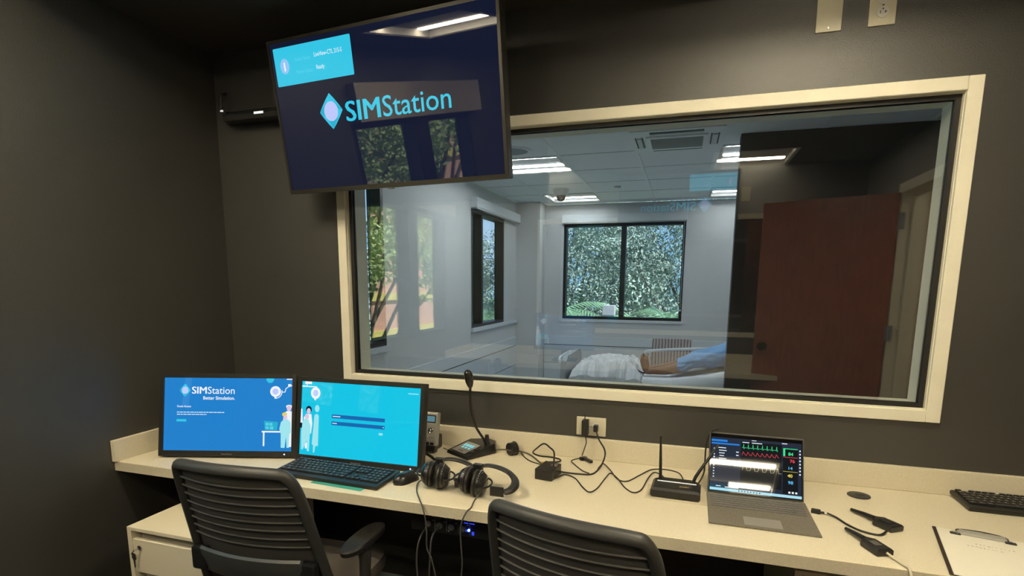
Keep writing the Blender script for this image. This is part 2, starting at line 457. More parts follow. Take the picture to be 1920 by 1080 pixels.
kb.build('door_knob', mat('dark bronze', (.05, .035, .025), .25, metal=.8), leaf, True)
b = B().box(XR+.12, 3.3, -4.2, 0.6, -.1, 0); struct(b.build('floor.001', mat('hall floor', (.35, .30, .22), .5)))
struct(B().box(2.9, 3.0, -4.2, .6, 0, ZC).box(XR+.12, 2.9, -4.3, -4.2, 0, ZC).box(XR+.12, 2.9, .0, .12, 0, ZC).build('wall_hall', m_hall))
struct(B().box(XR+.12, 3.0, -4.2, .0, ZC+.082, ZC+.16).build('ceiling.001', m_hall))
struct(B().box(2.86, 2.9, -4.2, 0, 0, .10).build('baseboard_hall', m_frame))
# ---- patient room shell
PX0, PX1, PY1 = XL, 2.4, 4.97
LW2 = (3.13, 4.19, .975, 2.17); LW1 = (.32, 1.44, .975, 2.17)
struct(wall_open(B(), 'x', XL-.12, XL, 0, PY1+.12, 0, ZC, [LW1, LW2]).build('wall_patient_left', m_pwall))
struct(wall_open(B(), 'y', PY1, PY1+.12, XL-.12, PX1+.12, 0, ZC, [(-1.525, -.03, .985, 2.185)]).build('wall_far', m_pwall))
struct(B().box(XL, -1.765, 4.67, PY1, 0, ZC).box(-1.80, -1.765, 4.655, 4.67, 0, ZC).build('wall_column', m_pwall))
struct(B().box(PX1, PX1+.12, .12, PY1+.2, 0, ZC).build('wall_patient_right', m_pwall))
struct(B().box(.304, PX1, 2.02, 2.12, 0, ZC).build('wall_partition', mat('dark brown partition', (.065, .050, .040), .6, noise_amt=.1, noise_scale=8)))
struct(B().box(XL-.2, PX1+.12, .06, PY1+.2, -.1, 0).build('floor.002', m_pfloor))
struct(B().box(XL-.2, PX1+.12, .06, PY1+.2, ZC+.05, ZC+.16).build('ceiling.003', m_pwall))
W1 = ext_window('window_4', wall_left_M(LW1[0], LW1[2]), 1.12, 1.195, [(.5, .05)], m_winglass, depth=.11)
W2 = ext_window('window_5', wall_left_M(LW2[0], LW2[2]), 1.06, 1.195, [(.335, .045)], m_winglass, depth=.11, fw=.03)
W3 = ext_window('window_6', Matrix(((1, 0, 0, -1.525), (0, 1, 0, PY1), (0, 0, 1, .985), (0, 0, 0, 1))), 1.495, 1.2, [(.758, .06)], m_winglass, depth=.10, fw=.035)
# sills and shade boxes
struct(B().rbox(XL-.0, XL+.03, LW1[0]-.02, LW1[1]+.01, .935, .975, .003).build('trim_2', m_rail))
struct(B().rbox(XL-.0, XL+.03, LW2[0]-.02, 4.655, .935, .975, .003).build('trim_3', m_rail))
struct(B().box(-1.56, -1.528, PY1-.012, PY1, .955, 2.19).box(-1.56, .0, PY1-.02, PY1, .950, .982).build('trim_4', m_rail))
def shade(name, label, x0, x1, y0, y1, z0, z1, chain=None):
    t = thing(name, label, 'window shade', ((x0+x1)/2, (y0+y1)/2, z0), 0, None)
    cx, cy = (x0+x1)/2, (y0+y1)/2
    B().rbox(x0-cx, x1-cx, y0-cy, y1-cy, 0, z1-z0, .005).build('cassette', m_rail, t)
    B().box(x0-cx+.006, x1-cx-.006, y0-cy+.006, y1-cy-.006, -.012, 0).build('hem_bar', m_steel, t)
    if chain:
        cx_, cy_, zz = chain
        b = B()
        for dx in (0, .022):
            b.tube([(cx_-cx, cy_-cy+dx, 0), (cx_-cx, cy_-cy+dx, zz+.02-z0)], .0022, 6, smooth=False)
        b.sphere((cx_-cx, cy_-cy+.011, zz-z0), .012)
        b.build('pull_chain', m_rail, t)
    return t
shade('roller_shade', 'grey shade cassette over the narrow left window with hanging pull chain', XL, XL+.07, 3.13, 4.64, 2.18, 2.28, (XL+.05, 4.5, 1.12))
shade('roller_shade.001', 'long grey shade cassette above the far two-pane window', -1.54, -.02, PY1-.07, PY1, 2.195, 2.295, (-.05, PY1-.03, 1.12))
# wall boards (chair rails) on left and far wall
wb = bpy.data.objects.new('trim_5', None); COL.objects.link(wb); struct(wb)
for z0, z1, m in ((.645, .755, m_rail), (.40, .635, m_rail2), (.10, .39, m_rail2)):
    B().rbox(XL, XL+.022, .3, 4.655, z0, z1, .002).build('wall_board', m, wb)
    B().rbox(-1.76, PX1, PY1-.022, PY1, z0, z1, .002).build('wall_board', m, wb)
struct(B().box(XL, XL+.012, .3, 4.655, .62, .66).box(-1.76, PX1, PY1-.012, PY1, .62, .66).build('trim_6', m_seam))
# ---- patient ceiling tiles and grid
gx = [-2.08, -1.62, -1.015, -.41, .192, .797, 1.40, 2.0, 2.4]
gy = [.12, .49, 1.10, 1.71, 2.32, 2.93, 3.54, 4.15, 4.76, PY1]
ct = bpy.data.objects.new('ceiling.002', None); COL.objects.link(ct); struct(ct)
cells_fix = {(1, 4), (1, 7), (4, 4), (4, 7)}; cell_ac = (3, 3)
for i in range(len(gx)-1):
    for j in range(len(gy)-1):
        if (i, j) in cells_fix or (i, j) == cell_ac: continue
        B().box(gx[i]+.009, gx[i+1]-.009, gy[j]+.009, gy[j+1]-.009, ZC+.003, ZC+.02).build('ceiling_tile', m_ptile, ct)
b = B()
for x in gx[1:-1]: b.box(x-.012, x+.012, .12, PY1, ZC-.002, ZC+.03)
b.build('grid_runner', m_grid, ct)
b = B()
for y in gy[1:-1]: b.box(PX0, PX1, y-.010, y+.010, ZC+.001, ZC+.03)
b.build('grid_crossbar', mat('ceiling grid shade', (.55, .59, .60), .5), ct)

# ================================================================== LIGHT FIXTURES
def fixture(name, label, x, y, tube_m, lz=ZC, w_=.575):
    t = thing(name, label, 'ceiling light', (x, y, lz), 0)
    h = w_/2
    b = B().box(-h, h, -h, h, .034, .08).box(-h, -h+.012, -h, h, 0, .07).box(h-.012, h, -h, h, 0, .07).box(-h+.012, h-.012, -h, -h+.012, 0, .07).box(-h+.012, h-.012, h-.012, h, 0, .07)
    b.build('housing', m_panel, t)
    B().box(-h-.012, h+.012, -h-.012, -h, -.004, .004).box(-h-.012, h+.012, h, h+.012, -.004, .004).box(-h-.012, -h, -h, h, -.004, .004).box(h, h+.012, -h, h, -.004, .004).build('rim', m_panel, t)
    for yy in (-.165, .165):
        B().box(-h+.03, h-.03, yy-.025, yy+.025, .028, .05).build('lamp_tube', tube_m, t)
    return t
labs = ['square ceiling light nearest the wall-mounted screen, over the left chair', 'square ceiling light nearest the window wall, over the right chair',
        'square ceiling light at the back left by the outside window', 'square ceiling light at the back right by the door']
for (x, y), l in zip(FIX, labs): fixture('ceiling_light', l, x, y, m_warm)
pl = {(1, 4): 'patient room ceiling light beside the round speaker', (1, 7): 'patient room ceiling light behind the dome camera', (4, 4): 'patient room ceiling light beside the air conditioner', (4, 7): 'patient room ceiling light in the far right corner'}
for (i, j), l in pl.items(): fixture('ceiling_light', l, (gx[i]+gx[i+1])/2, (gy[j]+gy[j+1])/2, m_cool if j == 4 else m_cool_far)
fixture('ceiling_light', 'hallway ceiling light beyond the open cherry door', 2.2, -1.5, emit_mat('hall lamp tube', WARM, 110.0))
fixture('ceiling_light', 'added second hallway light brightening the hall beyond the open cherry door', 2.2, -3.2, MATS['hall lamp tube'])  # unseen extra fixture, added to brighten the hall in the reflection
# ---- exterior / far-room: other room behind the back window
struct(B().box(XL-.2, XR+.12, -5.6, -5.5, 0, ZC).box(XL-.2, XL, -5.5, YB-.12, 0, ZC).box(XR, XR+.12, -5.5, YB-.12, 0, ZC).build('wall_back_room', m_black_wall))
struct(B().box(XL-.2, XR+.12, -5.6, YB-.12, -.1, 0).box(XL-.2, XR+.12, -5.6, YB-.12, ZC, ZC+.1).build('ceiling.004', m_black_ceil))

# ================================================================== DESK
DZ = .74
def worktop(name, label, y0, y1, back, sidey):
    t = thing(name, label, 'desk', (-.36, (y0+y1)/2, DZ-.038), 0)
    cx, cy = -.36, (y0+y1)/2; z0 = 0
    B().rbox(XL+.002-cx, XR-.002-cx, y0-cy, y1-cy, 0, .038, .0015, 1).build('worktop', m_lam, t)
    s = 1 if back > 0 else -1
    ye = y1 if s > 0 else y0
    B().rbox(XL+.002-cx, XR-.002-cx, min(ye-s*.019, ye)-cy, max(ye-s*.019, ye)-cy, .0385, .122, .0012, 1).build('backsplash', m_lam, t)
    B().rbox(XL+.002-cx, XL+.021-cx, min(sidey, ye-s*.02)-cy, max(sidey, ye-s*.02)-cy, .0385, .122, .0012, 1).build('side_splash', m_lam, t)
    # edge banding
    f = y0 if s > 0 else y1
    B().box(XL+.002-cx, XR-.002-cx, f-cy-.0012, f-cy+.0012, .0012, .0368).build('edge_band', m_lam_edge, t)
    for x in (-.45, .62): B().box(x-.012-cx, x+.012-cx, y0+.10-cy if s > 0 else y0-cy, y1-cy if s > 0 else y1-.10-cy, -.10, -.001).build('support_bracket', m_plastic, t)
    return t
worktop('desk', 'long cream laminate counter desk under the observation window', -.630, -.001, 1, -.640)
worktop('desk.001', 'cream laminate counter desk on the opposite wall, seen reflected in the glass', YB+.001, YB+.63, -1, YB+.64)

def cover(cx, cy, z, r, parent=None): ...
t = thing('cable_grommet', 'dark round cable grommet cap set in the desk right of the laptop', 'cable grommet', (.587, -.118, DZ), .3)
b = B().lathe([(0, .0005), (.034, .0005), (.034, .003), (.030, .0045), (0, .0045)], n=32); b.build('cap', m_grey_plastic, t, True)
B().box(-.010, .016, -.010, .006, .0040, .0052).build('cable_slot', m_gasket, t)
t = thing('cable_grommet', 'black grommet cup standing upright on the desk beside the desk microphone', 'cable grommet', (-.640, -.066, DZ+.026), math.radians(-38))
b = B().lathe([(.026, -.012), (.026, .012), (.029, .014), (.029, .016), (.0235, .016), (.0225, -.008), (0, -.008), (0, -.012), (.026, -.012)], n=28, axis='y'); b.build('cup', m_plastic, t, True)
B().box(-.012, .012, -.0085, -.007, -.008, .008).build('cable_slot', m_grey_plastic, t)

# ---- pedestals
def pedestal(label, x0, x1, y0, y1, h=.58, keyed=True):
    cx, cy = (x0+x1)/2, (y0+y1)/2
    t = thing('pedestal_cabinet', label, 'drawer cabinet', (cx, cy, 0)); W_, D_ = (x1-x0)/2, (y1-y0)/2; g = .018
    b = B().box(-W_, -W_+g, -D_, D_, .03, h).box(W_-g, W_, -D_, D_, .03, h).box(-W_+g, W_-g, -D_+.0, D_, h-.012, h).box(-W_+g, W_-g, D_-.01, D_, .03, h-.012).box(-W_+g, W_-g, -D_+.05, D_, .03, .045)
    b.build('cabinet_body', m_cab, t)
    zt = h-.012
    for i, dh in enumerate((.155, .155, .20)):
        top = zt-.030; z0 = top-dh+.030
        d = B().rbox(-W_+g+.002, W_-g-.002, -D_+.002, -D_+.018, z0, top, .002, 1).build('drawer_front', m_cab, t)
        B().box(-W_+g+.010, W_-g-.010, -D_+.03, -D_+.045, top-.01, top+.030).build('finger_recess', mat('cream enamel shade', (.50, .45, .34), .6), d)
        if i == 0 and keyed:
            lx, lz = -W_+.052, top-.030
            k = B().lathe([(0, 0), (.009, 0), (.009, -.004), (.006, -.005), (0, -.005)], (lx, -D_+.002, lz), 20, axis='y').build('lock', m_chrome, d, True)
            kk = B().box(lx-.0012, lx+.0012, -D_-.022, -D_-.002, lz-.004, lz+.004)
            kk.tube([(lx, -D_-.022, lz), (lx-.006, -D_-.024, lz-.008), (lx-.012, -D_-.022, lz-.014)], .0018, 6)
            kk.prism([(lx-.022, lz-.030), (lx-.006, lz-.034), (lx-.004, lz-.052), (lx-.010, lz-.058), (lx-.010, lz-.082), (lx-.016, lz-.088), (lx-.019, lz-.058), (lx-.025, lz-.048)], -.001, .001,
                     Matrix(((1, 0, 0, 0), (0, 0, -1, -D_-.012), (0, 1, 0, .016), (0, 0, 0, 1))))
            o_ = kk.build('key', m_chrome, k); o_['label'] = 'small steel keys hanging from the lock'
        zt = z0-.003
    for sx in (-1, 1):
        for sy in (-1, 1): B().cyl((sx*(W_-.03), sy*(D_-.04), 0), .018, .03, 14).build('castor', m_plastic, t, True)
    return t
pedestal('cream drawer pedestal with keys in its lock at the left end of the desk', -1.826, -1.486, -.795, -.23)
pedestal('cream drawer pedestal under the desk below the laptop', .33, .67, -.545, -.05, .655, False)
t = thing('storage_box', 'low pale blue-grey box on the floor beneath the desk behind the left chair', 'box', (-1.075, -.333, 0))
B().rbox(-.22, .22, -.14, .14, 0, .195, .004).build('box_body', mat('pale blue grey card', (.42, .47, .52), .6), t)
B().rbox(-.225, .225, -.146, .146, .165, .20, .004).build('box_lid', mat('pale blue grey lid', (.46, .51, .56), .6), t)

# ================================================================== SCREENS
def rpoly(w_, h_, r, n=5):
    pts = []
    for cx, cy, a0 in ((w_/2-r, h_/2-r, 0), (-w_/2+r, h_/2-r, PI/2), (-w_/2+r, -h_/2+r, PI), (w_/2-r, -h_/2+r, 1.5*PI)):
        for i in range(n+1):
            a = a0+i*PI/2/n; pts.append((cx+r*math.cos(a), cy+r*math.sin(a)))
    return pts
def flat(name, m, parent, M, z, shapes, d=.0003):
    b = B(M)
    for s_ in shapes:
        if s_[0] == 'r': b.box(s_[1], s_[2], s_[3], s_[4], z, z+d)
        elif s_[0] == 'p': b.prism(s_[1], z, z+d)
        elif s_[0] == 'c': b.prism([(s_[1]+s_[3]*math.cos(2*PI*i/28), s_[2]+(s_[4] if len(s_) > 4 else s_[3])*math.sin(2*PI*i/28)) for i in range(28)], z, z+d)
        elif s_[0] == 'l':
            (x0, y0), (x1, y1), w_ = s_[1], s_[2], s_[3]; L = math.hypot(x1-x0, y1-y0) or 1; nx, ny = -(y1-y0)/L*w_/2, (x1-x0)/L*w_/2
            b.prism([(x0+nx, y0+ny), (x1+nx, y1+ny), (x1-nx, y1-ny), (x0-nx, y0-ny)][::-1], z, z+d)
        elif s_[0] == 't': text(b, s_[1], s_[2], s_[3], z, width=s_[4], size=s_[5], bold=s_[6] if len(s_) > 6 else 0)
    return b.build(name, m, parent)
def lines(pts, w_): return [('l', pts[i], pts[i+1], w_) for i in range(len(pts)-1)]
def diamond(cx, cy, rx, ry, k=.0):     # softened diamond emblem
    pts = []
    for i in range(4):
        a = PI/2*i; b_ = a+PI/2
        p = (math.cos(a)*rx, math.sin(a)*ry); q = (math.cos(b_)*rx, math.sin(b_)*ry)
        for t_ in (0, .33, .66):
            x = p[0]*(1-t_)+q[0]*t_; y = p[1]*(1-t_)+q[1]*t_
            bul = 1+k*math.sin(PI*t_); pts.append((cx+x*bul, cy+y*bul))
    return pts
def quad_rot(cx, cy, r, a, ry=None):
    ry = ry or r
    return [(cx+r*math.cos(a+PI/2*i), cy+ry*math.sin(a+PI/2*i)) for i in range(4)]
m_tvbg = screen_mat('tv navy screen', (.0055, .0085, .026), 1, 1.62, .02)
m_cyan = screen_mat('cyan screen ink', (.035, .56, .78))
m_cyan2 = screen_mat('deep cyan screen ink', (.02, .42, .62))
m_lilac = screen_mat('lilac screen ink', (.50, .58, .95))
m_lilac2 = screen_mat('pale blue screen ink', (.30, .55, .90))
m_whiteink = screen_mat('white screen ink', (.85, .90, .95))
m_faint = screen_mat('faint cyan screen ink', (.10, .62, .80))
def logo(parent, M, z, cx, cy, ry, tx, ty, tw, th, ink, z2=.0):
    rx = ry*.86
    a = flat('logo_emblem', m_cyan, parent, M, z, [('p', diamond(cx, cy, rx, ry, .05))])
    flat('emblem_facet', m_cyan2, a, M, z+.0004, [('p', [(cx-rx, cy), (cx-rx*.3, cy+ry*.55), (cx-rx*.55, cy-ry*.3)]), ('p', [(cx, cy-ry), (cx+rx*.55, cy-ry*.38), (cx-rx*.3, cy-ry*.5)]), ('p', [(cx+rx*.98, cy), (cx+rx*.3, cy+ry*.55), (cx+rx*.62, cy+ry*.1)])])
    flat('emblem_center', m_lilac, a, M, z+.0008, [('c', cx, cy, rx*.60, ry*.55)])
    e = text_w = tw*.365
    flat('logo_lettering', ink, parent, M, z, [('t', 'SIM', tx+th*k_, ty, tw*.338, th, .0) for k_ in (0, .025, .05)]+[('t', 'Station', tx+tw*.372, ty, tw*.628, th, 0.004)])

def tv(name, label, pos, yaw, tilt, W_=.97, H_=.552, arm=.12):
    t = thing(name, label, 'television', pos, yaw)
    M = panel_matrix((0, 0, 0), tilt)
    bz = .011
    B(M).rbox(-W_/2, W_/2, -H_/2, H_/2, -.045, -.001, .006).build('rear_housing', m_bezel, t)
    b = B(M).box(-W_/2, -W_/2+bz, -H_/2, H_/2, -.001, .004).box(W_/2-bz, W_/2, -H_/2, H_/2, -.001, .004).box(-W_/2+bz, W_/2-bz, H_/2-bz, H_/2, -.001, .004).box(-W_/2+bz, W_/2-bz, -H_/2, -H_/2+bz+.005, -.001, .004)
    b.build('bezel', mat('dark grey metal bezel', (.05, .048, .043), .35, metal=.6), t)
    B(M).box(-W_/2+bz, W_/2-bz, -H_/2+bz+.005, H_/2-bz, -.001, .0015).build('screen', m_tvbg, t)
    z = .0016
    # info card
    x0, x1, y1, y0 = -.460, -.098, .248, .118
    c = flat('info_card', m_cyan, t, M, z, [('p', [(x0+p[0]+(x1-x0)/2, y0+p[1]+(y1-y0)/2) for p in rpoly(x1-x0, y1-y0, .004)])])
    k = flat('info_icon', m_lilac2, c, M, z+.0004, [('c', -.413, .184, .0215, .026)])
    flat('info_lettering', m_whiteink, c, M, z+.0008, [('t', 'i', -.417, .169, .008, .042, .04), ('t', 'LiveView-CTL 215-S', -.267, .198, .127, .0205), ('t', 'Ready', -.263, .156, .037, .0205)])
    flat('info_lettering', m_faint, c, M, z+.0004, [('t', 'Viewer Name:', -.362, .194, .076, .019), ('t', 'Viewer Status:', -.362, .152, .082, .019)])
    logo(t, M, z, -.224, .009, .062, -.158, -.033, .446, .098, m_cyan)
    B(M).rbox(-.012, .012, -H_/2-.006, -H_/2, -.012, .002, .002).build('sensor_bar', m_steel, t)
    B(M).rbox(-.20, .20, -.20, .20, -.062, -.045, .004).build('mount_plate', m_bezel, t)
    return t
def arm_mount(name, label, pos, reach, yaw):
    t = thing(name, label, 'tv mount', pos, yaw)
    B().rbox(-.11, .11, -.012, 0, -.12, .12, .003).build('wall_plate', m_plastic, t)
    B().rbox(-.022, .022, -reach, -.010, .02, .055, .003).rbox(-.022, .022, -reach, -.010, -.055, -.02, .003).each('arm', m_plastic, t)
    B().cyl((0, -reach, -.075), .022, .15, 16).build('pivot', m_plastic, t, True)
    return t
tv('television', 'large wall-mounted screen with cyan lettering on navy, hanging over the window corner', (-1.084, -.256, 2.058), -.097, -.154)
arm_mount('tv_mount', 'black arm holding the screen out from the window wall', (-1.05, -.001, 2.11), .165, 0)
tv('television', 'screen on the opposite wall, its mirrored lettering seen in the observation glass', (-.11, -2.75, 2.075), PI+.03, -.06)
arm_mount('tv_mount', 'black arm behind the screen on the opposite wall', (-.11, YB+.001, 2.11), .19, PI)
# black articulated bracket at the corner, with a white reflective patch made to glow
t = thing('wall_bracket', 'black wall bracket with a small white glow patch, left of the big screen', 'wall bracket', (-1.80, -.001, 2.16))
B().rbox(-.20, .28, -.030, 0, -.035, .018, .004).build('rail', m_plastic_s, t)
B().rbox(-.165, .25, -.085, -.028, -.040, -.012, .005).build('shelf', m_plastic_s, t)
B().tube([(-.155, -.06, -.02), (-.180, -.07, .01), (-.178, -.07, .07), (-.172, -.05, .085)], .008, 8).build('hook_arm', m_plastic, t, True)
B().box(.004, .052, -.0865, -.085, -.022, -.013).box(-.182, -.168, -.0775, -.075, .004, .010).build('glow_patch', mat('white glow patch', (.6, .6, .6), .4, emit=(.75, .78, .8), emit_s=1.0), t)  # no lamp: the patch's gleam is put in as emission

def monitor(name, label, pos, yaw, tilt, kind, base=True, drop=.0):
    """pos: centre of the screen surface."""
    sw, sh = .511, .2875
    t = thing(name, label, 'monitor', (pos[0], pos[1], DZ), yaw)
    M = panel_matrix((0, 0, pos[2]-DZ), tilt)
    bz, bb = .0175, .0225
    B(M).rbox(-sw/2-bz, sw/2+bz, -sh/2-bb, sh/2+bz, -.030, -.004, .004).build('rear_shell', m_bezel, t)
    B(M).rbox(-.17, .17, -.11, .09, -.055, -.03, .012).build('rear_bulge', m_bezel, t)
    b = B(M); zf = .006
    b.rbox(-sw/2-bz, -sw/2, -sh/2-bb, sh/2+bz, -.005, zf, .0018, 1).rbox(sw/2, sw/2+bz, -sh/2-bb, sh/2+bz, -.005, zf, .0018, 1)
    b.rbox(-sw/2-.001, sw/2+.001, sh/2, sh/2+bz, -.005, zf, .0018, 1).rbox(-sw/2-.001, sw/2+.001, -sh/2-bb, -sh/2, -.005, zf, .0018, 1)
    bez = b.build('bezel', m_bezel, t)
    flat('maker_lettering', mat('grey print', (.35, .34, .31), .5), bez, M, zf, [('t', 'ViewSonic', -.022, -sh/2-.0150, .044, .0085)])
    lb = flat('power_light', mat('white power light', (.5, .55, .6), .4, emit=(.5, .65, 1.0), emit_s=2.0), bez, M, zf, [('c', sw/2-.026, -sh/2-.0115, .0028)])
    flat('menu_button', m_gasket, bez, M, zf, [('c', sw/2-.045-.016*i, -sh/2-.0115, .0017) for i in range(4)])
    if base:
        B().rbox(-.11, .11, -.01, .17, 0, .012, .004).build('stand_foot', m_plastic, t)
        B().rbox(-.035, .035, .075, .105, .01, .20, .006).build('stand_neck', m_plastic, t)
    z = .0004
    if kind == 'blue':
        m = screen_mat('blue screen', (.014, .215, .60), 1)
        s_ = B(M).box(-sw/2, sw/2, -sh/2, sh/2, -.003, 0).build('screen', m, t)
        logo(s_, M, z, -.173, .094, .026, -.146, .081, .171, .040, m_whiteink)
        flat('lettering', m_whiteink, s_, M, z, [('t', 'Better Simulation.', -.100, .058, .126, .0185, .02), ('t', 'Guest Access', -.204, .027, .056, .011, .015)])
        wd = []
        random.seed(3)
        for yy, xe in ((.0070, -.015), (-.0015, -.085)):
            x = -.204
            while x < xe:
                l = random.uniform(.006, .018); wd.append(('r', x, min(x+l, xe), yy-.0012, yy+.0016)); x += l+.0022
        flat('small_print', m_whiteink, s_, M, z, wd)
        flat('screen_button', m_cyan, s_, M, z, [('r', -.205, -.166, -.030, -.0205)])
        flat('drawn_lamp', m_whiteink, s_, M, z, [('c', .188, .092, .0215)]+lines([(.188+.026*math.cos(a), .092+.027*math.sin(a)) for a in [-1.6+i*.3 for i in range(7)]], .003)+lines([(.215, .090), (.226, .090), (.229, .104), (.240, .112), (.2555, .116)], .003)+[('r', .238, .250, .112, .122), ('r', .184, .192, .064, .074), ('r', .232, .2555, .139, .143)])
        flat('drawn_lamp_center', m_lilac, s_, M, z+.0004, [('c', .188, .092, .012)])
        flat('drawn_camera', m_cyan, s_, M, z, [('p', [(.150, .1437), (.182, .1437), (.180, .134), (.172, .126), (.160, .126), (.152, .134)])])
        flat('drawn_table', m_whiteink, s_, M, z, [('r', .136, .214, -.070, -.064), ('r', .141, .147, -.124, -.070)])
        flat('drawn_display', m_cyan2, s_, M, z, [('p', [(.144, -.024), (.200, -.028), (.196, -.062), (.148, -.060)])])
        flat('drawn_display', m_faint, s_, M, z+.0004, [('r', .151, .163, -.042, -.032), ('r', .166, .178, -.043, -.032), ('r', .151, .163, -.057, -.046), ('r', .168, .182, -.058, -.046)])
        pale = screen_mat('pale aqua ink', (.35, .78, .85)); skin = screen_mat('pale pink ink', (.75, .55, .72))
        flat('drawn_doctor', m_whiteink, s_, M, z, [('p', [(.224, .008), (.236, .016), (.2555, .014), (.2555, -.125), (.243, -.128), (.240, -.05), (.220, -.02)]), ('c', .243, .033, .012, .007)])
        flat('drawn_head', skin, s_, M, z+.0004, [('c', .243, .026, .009, .011)])
        flat('drawn_nurse', pale, s_, M, z+.0008, [('p', [(.206, -.055), (.212, -.028), (.224, -.018), (.240, -.018), (.250, -.030), (.252, -.070), (.246, -.075), (.244, -.130), (.236, -.130), (.233, -.085), (.228, -.130), (.213, -.130), (.212, -.075)])])
        flat('drawn_hair', screen_mat('yellow ink', (.75, .62, .10)), s_, M, z+.0008, [('c', .226, .002, .010, .008)])
        flat('drawn_head', skin, s_, M, z+.0012, [('c', .229, -.010, .008, .010)])
    else:
        m = screen_mat('cyan screen', (.006, .55, .78), 1)
        s_ = B(M).box(-sw/2, sw/2, -sh/2, sh/2, -.003, 0).build('screen', m, t)
        navy = screen_mat('navy screen ink', (.008, .13, .42)); pale = screen_mat('pale aqua ink', (.35, .78, .85)); skin = screen_mat('pale pink ink', (.75, .55, .72)); dk = screen_mat('black screen ink', (.002, .012, .03))
        flat('input_field', navy, s_, M, z, [('r', -.116, .113, .008, .022)]); flat('input_field', navy, s_, M, z, [('r', -.116, .113, -.019, -.005)])
        flat('lettering', m_whiteink, s_, M, z+.0004, [('r', -.112, -.078, .0135, .0165), ('r', -.112, -.092, -.0135, -.0105), ('c', .108, -.012, .002)])
        flat('lettering', pale, s_, M, z, [('r', .204, .246, .120, .1235), ('r', .090, .106, -.042, -.034)])
        flat('drawn_lamp', m_whiteink, s_, M, z, [('c', -.193, .100, .021, .023), ('r', -.198, -.190, .072, .080), ('r', -.2555, -.188, .122, .126), ('r', -.235, -.232, .122, .136), ('r', -.242, -.212, .1335, .1435), ('r', -.194, -.191, .120, .126)])
        flat('drawn_lamp_center', m_lilac, s_, M, z+.0004, [('c', -.193, .100, .012)])
        flat('drawn_doctor', m_whiteink, s_, M, z, [('p', [(-.242, .000), (-.232, .016), (-.208, .016), (-.202, -.020), (-.206, -.060), (-.212, -.060), (-.212, -.12), (-.230, -.12)]), ('p', [(-.2555, .035), (-.250, .035), (-.246, -.02), (-.2555, -.03)])])
        flat('drawn_hair', dk, s_, M, z+.0004, [('c', -.220, .034, .013, .014), ('c', -.222, -.088, .010, .008), ('r', -.2555, -.248, -.040, -.020)])
        flat('drawn_head', skin, s_, M, z+.0008, [('c', -.220, .028, .0085, .011), ('c', -.227, .006, .009, .010)])
        flat('drawn_nurse', pale, s_, M, z+.0012, [('p', [(-.2500, -.055), (-.243, -.010), (-.232, -.002), (-.220, -.004), (-.208, -.030), (-.207, -.060), (-.212, -.062), (-.211, -.130), (-.220, -.130), (-.222, -.090), (-.240, -.125), (-.246, -.125)])])
        flat('drawn_surgeon', pale, s_, M, z, [('p', [(-.200, -.100), (-.194, .012), (-.189, .018), (-.178, .018), (-.174, .010), (-.172, -.105), (-.184, -.108), (-.187, -.133), (-.193, -.133), (-.194, -.105)]), ('c', -.183, .040, .010, .014)])
    return t
monitor('monitor', 'left desk monitor with a blue screen showing white lettering', (-1.704, -.436, .911), .290, .181, 'blue')
monitor('monitor', 'right desk monitor with a bright cyan login screen', (-1.164, -.356, .904), .022, .156, 'cyan')
m3 = monitor('monitor', 'blue-screened monitor on the opposite desk, seen reflected in the glass', (-1.02, -2.66, 1.01), PI-.05, .1, 'blue')

for c_ in children(m3):
    if c_.name.startswith('screen'): c_.data.materials[0] = screen_mat('dimmed blue screen', (.006, .07, .19))

